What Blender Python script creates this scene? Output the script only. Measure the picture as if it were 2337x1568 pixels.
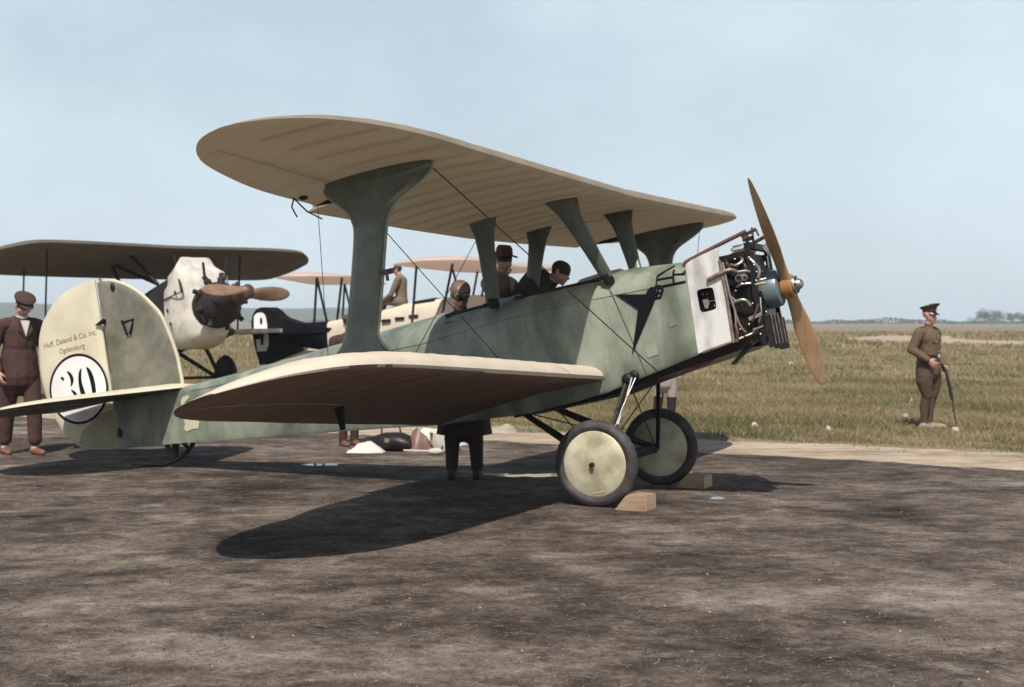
import bpy, bmesh, math, random
import numpy as np
from mathutils import Matrix, Vector

random.seed(7); rng = np.random.default_rng(7)
for o in list(bpy.data.objects): bpy.data.objects.remove(o)
S = bpy.context.scene
COL = S.collection
R = math.radians

# ------------------------------------------------------------------ camera
cam_d = bpy.data.cameras.new('camera'); cam = bpy.data.objects.new('camera', cam_d); COL.objects.link(cam)
cam.location = (0, 0, 1.55); cam.rotation_euler = (R(90), 0, 0)
cam_d.sensor_width = 36; cam_d.lens = 36 * 3008 / 2337
cam_d.shift_y = -51.0 / 2337
cam_d.clip_end = 9000
cam_d.dof.use_dof = True; cam_d.dof.focus_distance = 8.6; cam_d.dof.aperture_fstop = 3.2
S.camera = cam
S.render.resolution_x = 1024; S.render.resolution_y = 687

# ------------------------------------------------------------------ light
SUN_AZ, SUN_EL = R(187), R(52)          # clockwise from +Y (view direction)
sun_dir = Vector((math.sin(SUN_AZ) * math.cos(SUN_EL), math.cos(SUN_AZ) * math.cos(SUN_EL), math.sin(SUN_EL)))
W = bpy.data.worlds.new('World'); S.world = W; W.use_nodes = True
nt = W.node_tree; nt.nodes.clear()
def nn(t, typ, **kw):
    n = t.nodes.new(typ)
    for k, v in kw.items(): setattr(n, k, v)
    return n
out = nn(nt, 'ShaderNodeOutputWorld'); bg = nn(nt, 'ShaderNodeBackground')
sky = nn(nt, 'ShaderNodeTexSky', sky_type='NISHITA', sun_disc=False)
sky.sun_elevation = SUN_EL; sky.sun_rotation = SUN_AZ; sky.air_density = 1.0; sky.dust_density = 1.5; sky.ozone_density = 1.0
tc = nn(nt, 'ShaderNodeTexCoord'); sep = nn(nt, 'ShaderNodeSeparateXYZ')
nt.links.new(tc.outputs['Generated'], sep.inputs[0])
mp = nn(nt, 'ShaderNodeMapping'); mp.inputs['Scale'].default_value = (1.0, 1.0, 1.7); mp.inputs['Location'].default_value = (0.3, 0.1, 0.45)
nt.links.new(tc.outputs['Generated'], mp.inputs[0])
nz = nn(nt, 'ShaderNodeTexNoise'); nz.inputs['Scale'].default_value = 2.6; nz.inputs['Detail'].default_value = 7; nz.inputs['Roughness'].default_value = 0.55
nt.links.new(mp.outputs[0], nz.inputs['Vector'])
cr = nn(nt, 'ShaderNodeMapRange'); cr.inputs[1].default_value = 0.36; cr.inputs[2].default_value = 0.64
cr.inputs[3].default_value = 0.66; cr.inputs[4].default_value = 1.0
nt.links.new(nz.outputs['Fac'], cr.inputs[0])
el = nn(nt, 'ShaderNodeMapRange'); el.inputs[1].default_value = 0.24; el.inputs[2].default_value = 0.46
el.inputs[3].default_value = 1.0; el.inputs[4].default_value = 0.04
nt.links.new(sep.outputs['Z'], el.inputs[0])
mu = nn(nt, 'ShaderNodeMath', operation='MULTIPLY'); nt.links.new(cr.outputs[0], mu.inputs[0]); nt.links.new(el.outputs[0], mu.inputs[1])
mx = nn(nt, 'ShaderNodeMix', data_type='RGBA'); mx.inputs['B'].default_value = (9.3, 10.9, 11.95, 1)
nt.links.new(mu.outputs[0], mx.inputs['Factor']); nt.links.new(sky.outputs[0], mx.inputs['A'])
nt.links.new(mx.outputs['Result'], bg.inputs['Color']); bg.inputs['Strength'].default_value = 0.085
nt.links.new(bg.outputs[0], out.inputs[0])
sd = bpy.data.lights.new('sun', 'SUN'); so = bpy.data.objects.new('sun', sd); COL.objects.link(so)
sd.energy = 5.0; sd.angle = R(0.53); sd.color = (1.0, 0.955, 0.885)
so.rotation_euler = sun_dir.to_track_quat('Z', 'Y').to_euler()
S.view_settings.view_transform = 'Standard'; S.view_settings.look = 'None'; S.view_settings.gamma = 1.0
S.view_settings.exposure = -0.1

# ------------------------------------------------------------------ materials
MATS = {}
def mat(name, c, r=0.7, c2=None, sc=5.0, lo=0.35, hi=0.7, det=6, bump=0.0, bsc=60.0, metal=0.0, stretch=(1, 1, 1),
        trans=0.0, tcol=None, spec=0.4, c3=None, sc3=1.3, emit=None):
    if name in MATS: return MATS[name]
    m = bpy.data.materials.new(name); m.use_nodes = True; t = m.node_tree; t.nodes.clear()
    o = nn(t, 'ShaderNodeOutputMaterial'); p = nn(t, 'ShaderNodeBsdfPrincipled')
    p.inputs['Roughness'].default_value = r; p.inputs['Metallic'].default_value = metal
    p.inputs['Specular IOR Level'].default_value = spec
    tcn = nn(t, 'ShaderNodeTexCoord'); mpn = nn(t, 'ShaderNodeMapping'); mpn.inputs['Scale'].default_value = stretch
    t.links.new(tcn.outputs['Object'], mpn.inputs[0])
    if c2 is None: c2 = tuple(x * 0.78 for x in c)
    n1 = nn(t, 'ShaderNodeTexNoise'); n1.inputs['Scale'].default_value = sc; n1.inputs['Detail'].default_value = det; n1.inputs['Roughness'].default_value = 0.62
    t.links.new(mpn.outputs[0], n1.inputs['Vector'])
    mr = nn(t, 'ShaderNodeMapRange'); mr.inputs[1].default_value = lo; mr.inputs[2].default_value = hi
    t.links.new(n1.outputs['Fac'], mr.inputs[0])
    mxn = nn(t, 'ShaderNodeMix', data_type='RGBA'); mxn.inputs['A'].default_value = (*c, 1); mxn.inputs['B'].default_value = (*c2, 1)
    t.links.new(mr.outputs[0], mxn.inputs['Factor']); colout = mxn.outputs['Result']
    if c3 is not None:
        n3 = nn(t, 'ShaderNodeTexNoise'); n3.inputs['Scale'].default_value = sc3; n3.inputs['Detail'].default_value = 5; n3.inputs['Roughness'].default_value = 0.6
        t.links.new(mpn.outputs[0], n3.inputs['Vector'])
        m3 = nn(t, 'ShaderNodeMapRange'); m3.inputs[1].default_value = 0.46; m3.inputs[2].default_value = 0.68
        t.links.new(n3.outputs['Fac'], m3.inputs[0])
        x3 = nn(t, 'ShaderNodeMix', data_type='RGBA'); x3.inputs['B'].default_value = (*c3, 1)
        t.links.new(m3.outputs[0], x3.inputs['Factor']); t.links.new(colout, x3.inputs['A']); colout = x3.outputs['Result']
    t.links.new(colout, p.inputs['Base Color'])
    if bump:
        n2 = nn(t, 'ShaderNodeTexNoise'); n2.inputs['Scale'].default_value = bsc; n2.inputs['Detail'].default_value = 4
        t.links.new(mpn.outputs[0], n2.inputs['Vector'])
        b = nn(t, 'ShaderNodeBump'); b.inputs['Strength'].default_value = bump; b.inputs['Distance'].default_value = 0.02
        t.links.new(n2.outputs['Fac'], b.inputs['Height']); t.links.new(b.outputs[0], p.inputs['Normal'])
    sh = p.outputs[0]
    if trans:
        tr = nn(t, 'ShaderNodeBsdfTranslucent')
        if tcol: tr.inputs['Color'].default_value = (*tcol, 1)
        else: t.links.new(colout, tr.inputs['Color'])
        ms = nn(t, 'ShaderNodeMixShader'); ms.inputs[0].default_value = trans
        t.links.new(p.outputs[0], ms.inputs[1]); t.links.new(tr.outputs[0], ms.inputs[2]); sh = ms.outputs[0]
    t.links.new(sh, o.inputs['Surface'])
    MATS[name] = m
    return m

GREEN = mat('green_dope', (0.29, 0.318, 0.245), 0.34, (0.175, 0.20, 0.15), sc=4.2, lo=.42, hi=.64, det=10, bump=.16, bsc=14, stretch=(1, 1, .5), c3=(0.105, 0.122, 0.09), sc3=2.2, spec=.5)
GREENG = mat('green_gloss', (0.105, 0.122, 0.098), 0.2, (0.06, 0.074, 0.058), sc=6, lo=.35, hi=.7, bump=.06, bsc=18, spec=.6)
GREEND = mat('green_cabane', (0.125, 0.15, 0.12), 0.33, (0.06, 0.075, 0.06), sc=5, stretch=(1, 1, .4), spec=.5)
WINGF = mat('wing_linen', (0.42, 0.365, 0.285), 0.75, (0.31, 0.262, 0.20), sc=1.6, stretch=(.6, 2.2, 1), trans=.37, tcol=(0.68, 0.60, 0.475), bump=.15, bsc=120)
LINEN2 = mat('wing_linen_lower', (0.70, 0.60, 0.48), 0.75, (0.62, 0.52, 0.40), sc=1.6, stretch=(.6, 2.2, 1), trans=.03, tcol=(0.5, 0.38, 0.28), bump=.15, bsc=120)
CREAM = mat('cream_dope', (0.66, 0.60, 0.45), 0.6, (0.57, 0.51, 0.37), sc=2.4, bump=.08, bsc=50, c3=(0.52, 0.46, 0.32), sc3=1.6)
OLIVE = mat('olive_dope', (0.205, 0.19, 0.15), 0.6, (0.14, 0.13, 0.10), sc=6, lo=.42, hi=.64, det=9, bump=.1, bsc=40, c3=(0.10, 0.105, 0.07), sc3=2.6)
OLIVE2 = mat('olive_cream_patch', (0.40, 0.36, 0.22), 0.65, (0.32, 0.285, 0.17), sc=6)
WHITE = mat('white_paint', (0.78, 0.77, 0.74), 0.5, (0.70, 0.69, 0.66), sc=4)
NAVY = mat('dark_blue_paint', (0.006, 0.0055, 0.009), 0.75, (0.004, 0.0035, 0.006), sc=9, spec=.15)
BROWNL = mat('brown_lettering', (0.22, 0.165, 0.10), 0.7, (0.32, 0.25, 0.16), sc=30)
METALW = mat('worn_white_metal', (0.74, 0.72, 0.69), 0.42, (0.52, 0.505, 0.48), sc=9, lo=.45, hi=.66, det=9, stretch=(1, 1, .3), metal=.1, bump=.06, bsc=25, c3=(0.36, 0.34, 0.315), sc3=4.4)
DARKM = mat('dark_oily_metal', (0.010, 0.008, 0.007), 0.4, (0.022, 0.017, 0.015), sc=18, metal=.2, bump=.1, bsc=60)
BLACKM = mat('black_iron', (0.006, 0.005, 0.005), 0.55, (0.012, 0.010, 0.009), sc=12, metal=.1)
STEEL = mat('bright_steel', (0.55, 0.50, 0.44), 0.32, (0.30, 0.26, 0.225), sc=14, metal=.8)
BRASSY = mat('tarnished_tube', (0.38, 0.28, 0.21), 0.4, (0.14, 0.10, 0.075), sc=16, metal=.5)
BRONZE = mat('brown_exhaust', (0.16, 0.085, 0.065), 0.5, (0.09, 0.05, 0.04), sc=10, metal=.4)
BLUEM = mat('blue_grey_casting', (0.24, 0.30, 0.32), 0.38, (0.13, 0.17, 0.185), sc=6, metal=.35, c3=(0.07, 0.085, 0.09), sc3=4)
WOODP = mat('varnished_propeller', (0.44, 0.21, 0.075), 0.34, (0.30, 0.125, 0.04), sc=5, stretch=(3, 3, .25), spec=.5)
WOODPT = mat('pale_propeller_blade', (0.52, 0.33, 0.18), 0.4, (0.40, 0.24, 0.125), sc=5, stretch=(3, 3, .25), spec=.5)
RUBBER = mat('grey_rubber', (0.045, 0.038, 0.039), 0.62, (0.10, 0.088, 0.084), sc=6, lo=.48, hi=.70, bump=.25, bsc=40)
DISC = mat('cream_wheel_disc', (0.62, 0.58, 0.43), 0.5, (0.50, 0.46, 0.325), sc=5, lo=.42, hi=.66, c3=(0.31, 0.265, 0.155), sc3=2.7)
WIRE = mat('dark_wire', (0.035, 0.03, 0.027), 0.5)
COCK = mat('cockpit_dark', (0.03, 0.022, 0.018), 0.8)
COAM = mat('cockpit_lining', (0.62, 0.52, 0.49), 0.8, (0.32, 0.26, 0.25), sc=4)
LEATHER = mat('black_leather', (0.018, 0.014, 0.012), 0.45)
CHOCK = mat('chock_wood', (0.41, 0.285, 0.18), 0.75, (0.26, 0.17, 0.105), sc=7, stretch=(.5, 3, 3), bump=.15, bsc=40)
CHOCKE = mat('chock_end_grain', (0.60, 0.42, 0.27), 0.8, (0.46, 0.30, 0.18), sc=18)

# ------------------------------------------------------------------ geometry helpers
class MB:
    def __init__(s): s.v = []; s.f = []; s.m = []
    def add(s, v, f, m=0):
        b = len(s.v); s.v += [tuple(map(float, p)) for p in v]; s.f += [[i + b for i in q] for q in f]; s.m += [m] * len(f); return s
    def box(s, lo, hi, m=0):
        x0, y0, z0 = lo; x1, y1, z1 = hi
        v = [(x0, y0, z0), (x1, y0, z0), (x1, y1, z0), (x0, y1, z0), (x0, y0, z1), (x1, y0, z1), (x1, y1, z1), (x0, y1, z1)]
        return s.add(v, [(3, 2, 1, 0), (4, 5, 6, 7), (0, 1, 5, 4), (1, 2, 6, 5), (2, 3, 7, 6), (3, 0, 4, 7)], m)
    def obox(s, c, ax, half, m=0):
        c = Vector(c); X, Y, Z = [Vector(a).normalized() for a in ax]; v = []
        for k in (-1, 1):
            for (i, j) in ((-1, -1), (1, -1), (1, 1), (-1, 1)): v.append(c + X * i * half[0] + Y * j * half[1] + Z * k * half[2])
        return s.add(v, [(3, 2, 1, 0), (4, 5, 6, 7), (0, 1, 5, 4), (1, 2, 6, 5), (2, 3, 7, 6), (3, 0, 4, 7)], m)
    def loft(s, rings, m=0, caps=True, closed=True):
        n = len(rings[0]); v = [p for r in rings for p in r]; f = []
        for i in range(len(rings) - 1):
            for j in range(n if closed else n - 1):
                k = (j + 1) % n; f.append((i * n + j, i * n + k, (i + 1) * n + k, (i + 1) * n + j))
        if caps and closed: f.append(tuple(range(n))[::-1]); f.append(tuple((len(rings) - 1) * n + j for j in range(n)))
        return s.add(v, f, m)
    def tube(s, pts, r, n=8, m=0, flat=1.0, up=None, caps=True):
        P = [Vector(p) for p in pts]; k = len(P); rr = r if isinstance(r, (list, tuple)) else [r] * k; rings = []; a = None
        for i in range(k):
            t = (P[min(i + 1, k - 1)] - P[max(i - 1, 0)]).normalized()
            if a is None:
                ref = Vector(up) if up else (Vector((0, 0, 1)) if abs(t.z) < .9 else Vector((1, 0, 0)))
                a = (ref - t * ref.dot(t)).normalized()
            else: a = (a - t * a.dot(t)).normalized()
            b = t.cross(a)
            rings.append([P[i] + (a * math.cos(2 * math.pi * j / n) + b * math.sin(2 * math.pi * j / n) * flat) * rr[i] for j in range(n)])
        return s.loft(rings, m, caps)
    def lathe(s, prof, o, ax, n=32, m=0):      # prof: list of (distance along axis, radius)
        o = Vector(o); ax = Vector(ax).normalized(); ref = Vector((0, 0, 1)) if abs(ax.z) < .9 else Vector((1, 0, 0))
        a = (ref - ax * ref.dot(ax)).normalized(); b = ax.cross(a)
        rings = [[o + ax * h + (a * math.cos(2 * math.pi * j / n) + b * math.sin(2 * math.pi * j / n)) * max(r, 1e-4) for j in range(n)] for h, r in prof]
        return s.loft(rings, m)
    def prism(s, poly, d, m=0):
        n = len(poly); P = [Vector(p) for p in poly]; d = Vector(d); v = P + [p + d for p in P]
        f = [tuple(range(n))[::-1], tuple(range(n, 2 * n))] + [(i, (i + 1) % n, n + (i + 1) % n, n + i) for i in range(n)]
        return s.add(v, f, m)
    def ell(s, c, r, m=0, nu=16, nv=10, rot=None):
        rings = []
        for i in range(nv + 1):
            th = math.pi * (0.02 + 0.96 * i / nv); rings.append([Vector((r[0] * math.sin(th) * math.cos(2 * math.pi * j / nu), r[1] * math.sin(th) * math.sin(2 * math.pi * j / nu), -r[2] * math.cos(th))) for j in range(nu)])
        if rot is not None: rings = [[rot @ p for p in q] for q in rings]
        return s.loft([[Vector(c) + p for p in q] for q in rings], m)
    def build(s, name, mats, parent=None, smooth=35, off=None, sub=0, bevel=0):
        if not isinstance(mats, (list, tuple)): mats = [mats]
        me = bpy.data.meshes.new(name)
        vv = s.v if off is None else [(a + off[0], b + off[1], c + off[2]) for a, b, c in s.v]
        me.from_pydata(vv, [], s.f)
        bm = bmesh.new(); bm.from_mesh(me)
        bmesh.ops.recalc_face_normals(bm, faces=bm.faces)
        if len(bm.faces) > 8 and all(e.is_manifold for e in bm.edges) and bm.calc_volume(signed=True) < 0: bmesh.ops.reverse_faces(bm, faces=bm.faces)
        if bevel: bmesh.ops.bevel(bm, geom=bm.edges[:], offset=bevel, segments=2, affect='EDGES', clamp_overlap=True)
        bm.to_mesh(me); bm.free()
        for x in mats: me.materials.append(x)
        if len(mats) > 1 and not bevel: me.polygons.foreach_set('material_index', s.m)
        if smooth:
            me.polygons.foreach_set('use_smooth', [True] * len(me.polygons)); me.set_sharp_from_angle(angle=R(smooth))
        o = bpy.data.objects.new(name, me); COL.objects.link(o)
        if parent: o.parent = parent
        if sub:
            md = o.modifiers.new('sub', 'SUBSURF'); md.levels = sub; md.render_levels = sub
        return o
def tag(o, label=None, cat=None, group=None, kind=None):
    if label: o['label'] = label
    if cat: o['category'] = cat
    if group: o['group'] = group
    if kind: o['kind'] = kind
    return o
def empty(name, loc=(0, 0, 0), rz=0.0, m=None):
    o = bpy.data.objects.new(name, None); COL.objects.link(o); o.empty_display_size = .3
    if m is not None: o.matrix_world = m
    else: o.location = loc; o.rotation_euler = (0, 0, rz)
    return o
def body_matrix(psi, th, loc):
    c, s = math.cos(psi), math.sin(psi)
    Fh = Vector((c, -s, 0)); Z = Vector((0, 0, 1))
    F = Fh * math.cos(th) + Z * math.sin(th); U = Z * math.cos(th) - Fh * math.sin(th); P = Vector((s, c, 0))   # P = far side
    return Matrix(((F.x, P.x, U.x, loc[0]), (F.y, P.y, U.y, loc[1]), (F.z, P.z, U.z, loc[2]), (0, 0, 0, 1)))
def ip(x, xs, ys): return float(np.interp(x, xs, ys))
def cr_spline(pts, n=6, closed=False):      # Catmull-Rom through points
    P = [np.array(p, float) for p in pts]; k = len(P); o = []
    rngk = range(k if closed else k - 1)
    for i in rngk:
        if closed: a, b, c, d = P[(i - 1) % k], P[i], P[(i + 1) % k], P[(i + 2) % k]
        else: a, b, c, d = P[max(i - 1, 0)], P[i], P[i + 1], P[min(i + 2, k - 1)]
        for j in range(n):
            t = j / n
            o.append(tuple(0.5 * ((2 * b) + (-a + c) * t + (2 * a - 5 * b + 4 * c - d) * t * t + (-a + 3 * b - 3 * c + d) * t ** 3)))
    if not closed: o.append(tuple(P[-1]))
    return o
AU = [0, .01, .03, .07, .13, .22, .33, .45, .58, .7, .82, .92, 1]
AUP = [0, .026, .044, .066, .083, .096, .1, .096, .083, .064, .04, .018, .003]
ALO = [0, -.014, -.018, -.018, -.013, -.005, .001, .005, .007, .007, .004, .002, -.003]
def wing(stations, u0=0.0, u1=1.0, tk=1.0, mb=None, sag=.008, ribs=.31):
    """stations: (y, xLE, xTE, zLE, zTE, thickness factor) ; closed airfoil loft"""
    rings = []
    for (y, xl, xt, zl, zt, tf) in stations:
        a = u0(y) if callable(u0) else u0; b = u1(y) if callable(u1) else u1
        us = [a + (b - a) * q for q in AU]; ch = abs(xl - xt)
        ph = (abs(y) / ribs) % 1.0; sg = sag * (math.sin(math.pi * ph) ** .7) * min(1, tf * 1.2)
        up = []; lo = []
        for u in us:
            w = math.sin(math.pi * min(max(u, 0), 1)) ** .6 if 0 < u < 1 else 0
            x = xl + (xt - xl) * u; z = zl + (zt - zl) * u
            up.append((x, y, z + ch * tk * tf * ip(u, AU, AUP) - sg * w))
            lo.append((x, y, z + ch * tk * tf * ip(u, AU, ALO) + sg * .7 * w))
        rings.append(up + lo[::-1] if True else up)
    mb = mb or MB()
    return mb.loft(rings)
def outline_stations(out, ys):
    """out: half plan outline, LE root -> tip -> TE root, list of (x, y, z); split at max y"""
    k = max(range(len(out)), key=lambda i: out[i][1]); le = out[:k + 1]; te = out[k:][::-1]
    st = []
    for y in ys:
        a = abs(y)
        st.append((y, ip(a, [p[1] for p in le], [p[0] for p in le]), ip(a, [p[1] for p in te], [p[0] for p in te]),
                   ip(a, [p[1] for p in le], [p[2] for p in le]), ip(a, [p[1] for p in te], [p[2] for p in te])))
    return st

# ================================================================== MAIN BIPLANE
PSI, TH = 0.441, 0.18326
plane = empty('biplane', m=body_matrix(PSI, TH, (1.0505, 11.698, 0.0)))
tag(plane, 'large green and cream two-seat biplane numbered 30 with bare engine, nearest the camera', 'biplane')
OFF = (0.365 * math.sin(TH), 0, 0.365 * math.cos(TH))
def part(mb, name, mats, parent=plane, **k): return mb.build(name, mats, parent, off=OFF, **k)
NEAR = -1

# ---- fuselage
FX = [-5.75, -4.8, -3.96, -2.76, -1.67, -0.75, -0.32, 0.04, 0.28, 0.92]
def fus(x):
    w = ip(x, [-5.75, -4, -2.5, -1, 0, .92], [.03, .19, .32, .405, .415, .40])
    zb = ip(x, FX, [.88, .81, .74, .64, .545, .505, .535, .57, .625, .757])
    zl = ip(x, [-5.75, -4.7, -3, -1.7, -.9, 0, .92], [1.36, 1.34, 1.33, 1.32, 1.38, 1.40, 1.39])
    zt = ip(x, [-5.75, -4.7, -3.9, -3.1, -2.3, -1.6, -.9, 0, .35, .92], [1.40, 1.395, 1.425, 1.475, 1.53, 1.575, 1.60, 1.60, 1.62, 1.565])
    return w, zb, zl, zt
COCKPITS = ((-1.46, -1.02), (-.74, .12))
def fring(x):
    w, zb, zl, zt = fus(x); h = []
    hh = zl - zb
    h += [(0.0, zb - .004), (.55 * w, zb - .002), (.95 * w, zb), (w, zb + .03), (w * 1.004, zb + .33 * hh), (w * 1.004, zb + .66 * hh), (w, zl - .03), (w * .985, zl + .01)]
    for a in (15, 32, 48, 62, 76, 90): h.append((w * .97 * math.cos(R(a)), zl + .01 + (zt - zl - .01) * math.sin(R(a))))
    return h
xs = sorted(set([round(x, 3) for x in np.linspace(-5.75, .92, 62)] + [c for p in COCKPITS for c in p]))
mb = MB(); rings = []
for x in xs:
    h = fring(x); rings.append([(x, -y, z) for y, z in h] + [(x, y, z) for y, z in h[-2:0:-1]])
n = len(rings[0]); v = [p for r in rings for p in r]; f = []
for i in range(len(rings) - 1):
    xm = (xs[i] + xs[i + 1]) / 2; ink = any(a < xm < b for a, b in COCKPITS)
    for j in range(n):
        if ink and 10 <= j <= 15: continue
        k = (j + 1) % n; f.append((i * n + j, i * n + k, (i + 1) * n + k, (i + 1) * n + j))
f.append(tuple((len(rings) - 1) * n + j for j in range(n)))
mb.add(v, f)
fuselage = part(mb, 'fuselage', GREEN, smooth=40)
for ci, (a, b) in enumerate(COCKPITS):
    loop = []
    for x in np.linspace(a, b, 9): h = fring(x)[10]; loop.append((x, -h[0], h[1]))
    for x in np.linspace(b, a, 9): h = fring(x)[10]; loop.append((x, h[0], h[1]))
    mb = MB(); pts = cr_spline(loop, 3, True); pts.append(pts[0]); mb.tube([(p[0], p[1], p[2] + .004) for p in pts], .016, 8, caps=False)
    part(mb, 'cockpit_rim', LEATHER, fuselage)
    mb = MB()
    w = .33
    mb.add([(a + .01, -w, .95), (b - .01, -w, .95), (b - .01, w, .95), (a + .01, w, .95), (a + .01, -w, 1.46), (b - .01, -w, 1.46), (b - .01, w, 1.46), (a + .01, w, 1.46)],
           [(0, 1, 2, 3), (0, 1, 5, 4), (1, 2, 6, 5), (2, 3, 7, 6), (3, 0, 4, 7)])
    part(mb, 'cockpit_tub', COAM if ci else COCK, fuselage, smooth=0)
# dark headrest / far coaming flap beside the cockpits
mb = MB(); mb.loft([[(x, y, z) for y, z in ((.30, fus(x)[3] - .12), (.33, fus(x)[3] - .10), (.31, fus(x)[3] + dz), (.285, fus(x)[3] + dz))] for x, dz in ((-.42, -.02), (-.3, .055), (-.1, .075), (.1, .07), (.24, -.02))])
part(mb, 'windscreen_coaming', COAM)
# fabric seam tapes on the near side
for xa, za, xb, zb_ in ((.27, .64, .16, 1.39), (.60, 1.385, .60, 1.56), (-.55, .55, -.62, 1.38), (-1.18, .56, -1.24, 1.33)):
    mb = MB(); P = []
    for t in np.linspace(0, 1, 7):
        x = xa + (xb - xa) * t; z = za + (zb_ - za) * t
        w = fus(x)[0] * 1.004 + .0025
        if z > fus(x)[2]: w = fus(x)[0] * .97 * math.cos(math.asin(min(1, (z - fus(x)[2]) / (fus(x)[3] - fus(x)[2])))) + .004
        P.append((x, -w, z))
    mb.tube(P, .0045, 6, flat=.5); part(mb, 'seam_tape', GREEN, fuselage)
mb = MB(); mb.tube([(x, -(fus(x)[0] + .001), fus(x)[2] - .012) for x in np.linspace(-4.6, .9, 24)], .004, 6); part(mb, 'seam_tape', GREEN, fuselage)
for x, z in ((-.62, .93), (-.56, .935)):
    mb = MB(); mb.lathe([(0, .014), (.012, .014), (.012, .007), (.004, .005)], (x, -.408, z), (0, -1, 0), 12); part(mb, 'vent_hole', BLACKM, fuselage)
# cast shadow beside the nose, painted on as a dark shape and bars
def flatpoly(pts, y, d=.004): return MB().prism([(x, y, z) for x, z in pts], (0, -d, 0))
part(flatpoly([(.274, 1.388), (.545, 1.337), (.565, 1.365), (.60, 1.388), (.645, 1.382), (.64, 1.34), (.622, 1.29), (.60, 1.25), (.328, .851), (.453, 1.22)], -.4175), 'painted_shadow', NAVY, fuselage, smooth=0)
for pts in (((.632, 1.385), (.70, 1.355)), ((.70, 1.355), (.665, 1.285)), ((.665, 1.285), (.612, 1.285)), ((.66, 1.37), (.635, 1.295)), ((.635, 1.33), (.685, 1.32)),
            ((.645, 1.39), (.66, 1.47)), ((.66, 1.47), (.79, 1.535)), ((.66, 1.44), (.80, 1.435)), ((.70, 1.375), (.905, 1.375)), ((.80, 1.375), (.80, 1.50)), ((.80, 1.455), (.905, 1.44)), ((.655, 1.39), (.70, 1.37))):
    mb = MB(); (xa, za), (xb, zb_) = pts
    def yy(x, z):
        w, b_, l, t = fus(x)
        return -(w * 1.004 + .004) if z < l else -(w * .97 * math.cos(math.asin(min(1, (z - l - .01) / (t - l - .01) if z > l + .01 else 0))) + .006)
    mb.tube([(xa + (xb - xa) * t, yy(xa + (xb - xa) * t, za + (zb_ - za) * t), za + (zb_ - za) * t) for t in (0, .25, .5, .75, 1)], .010, 6, flat=.4); part(mb, 'painted_shadow_bar', NAVY, fuselage)
# square fabric repair patches
PATCHM = mat('green_patch', (0.34, 0.355, 0.285), .5, (0.26, 0.28, 0.22), sc=8)
PATCHD = mat('dark_green_patch', (0.20, 0.225, 0.17), .45, (0.15, 0.17, 0.13), sc=8)
for x0, z0, dx, dz, mm in ((-.50, .70, .13, .10, PATCHM), (.46, .80, .10, .12, PATCHM), (-2.55, .92, .16, .14, PATCHD), (-3.35, 1.0, .10, .2, PATCHD), (.70, 1.02, .07, .09, PATCHD), (-1.05, .98, .09, .11, PATCHM)):
    part(MB().prism([(x, -(fus(x)[0] * 1.004 + .002), z) for x, z in ((x0, z0), (x0 + dx, z0 + .015), (x0 + dx - .01, z0 + dz), (x0 - .008, z0 + dz - .01))], (0, -.003, 0)), 'fabric_patch', mm, fuselage, smooth=0)
# pale patch near the tail
pp = [(-4.75, 1.25), (-4.72, 1.28), (-4.65, 1.29), (-4.63, 1.26), (-4.70, 1.22), (-4.72, 1.16), (-4.60, 1.12), (-4.57, 1.04), (-4.54, .99), (-4.57, .93), (-4.65, .935), (-4.73, .92), (-4.77, .95), (-4.74, 1.0), (-4.75, 1.08), (-4.765, 1.16)]
part(MB().prism([(x, -(fus(x)[0] * 1.004 + .003), z) for x, z in pp], (0, -.004, 0)), 'pale_patch', CREAM, fuselage, smooth=0)
# lower longeron / belly cowl, dark
mb = MB(); mb.loft([[(x, y, z) for y, z in ((-.37, zb), (.37, zb), (.34, zb - d), (-.34, zb - d))] for x, zb, d in ((-.9, .512, .02), (.0, .56, .03), (.28, .62, .035), (.6, .69, .05), (.92, .752, .07), (1.22, .80, .075), (1.42, .85, .06))])
part(mb, 'belly_cowl', DARKM)
for i, x in enumerate((.78, .86, .95, 1.02)):
    mb = MB(); mb.tube([(x, -.30, .70 + .17 * (x - .78)), (x - .05, -.31, .66 + .17 * (x - .78)), (x - .12, -.31, .635 + .17 * (x - .78))], [.03, .028, .02], 8); part(mb, 'exhaust_stub', BRONZE)

# ---- tail
RUD = [(-5.755, .886), (-5.95, .90), (-6.17, .94), (-6.33, .993), (-6.495, 1.148), (-6.641, 1.414), (-6.725, 1.773), (-6.699, 2.164), (-6.62, 2.37), (-6.509, 2.50), (-6.37, 2.61), (-6.212, 2.68), (-6.0, 2.725), (-5.775, 2.73)]
def plate(outl, t, edge, nsub=4, hinge=None):
    P = cr_spline(outl, nsub) ; cx = sum(p[0] for p in P) / len(P); cz = sum(p[1] for p in P) / len(P)
    def ring(y, k): return [(cx + (p[0] - cx) * k, y, cz + (p[1] - cz) * k) for p in P]
    def hold(r):          # keep hinge edge straight
        if hinge is None: return r
        return [(hinge(p[2]) if abs(q[0] - hinge(q[1])) < .006 else p[0], p[1], p[2]) for p, q in zip(r, P)]
    return MB().loft([hold(ring(-t, .80)), hold(ring(-t * .92, .93)), hold(ring(-edge, 1)), hold(ring(edge, 1)), hold(ring(t * .92, .93)), hold(ring(t, .80))])
rudder = part(plate(RUD, .03, .010), 'rudder', CREAM, smooth=50)
FIN = [(-4.80, 1.39), (-4.805, 1.55), (-4.83, 1.787), (-4.94, 2.16), (-5.06, 2.33), (-5.19, 2.47), (-5.34, 2.58), (-5.50, 2.66), (-5.62, 2.69), (-5.74, 2.70), (-5.735, 2.2), (-5.735, 1.39)]
fin = part(plate(FIN, .028, .010, 3), 'fin', OLIVE, smooth=50)
mb = MB(); mb.tube([(x, 0, z) for x, z in cr_spline(FIN[:10], 4)], .02, 8); part(mb, 'leading_edge', CREAM, fin)
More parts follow.
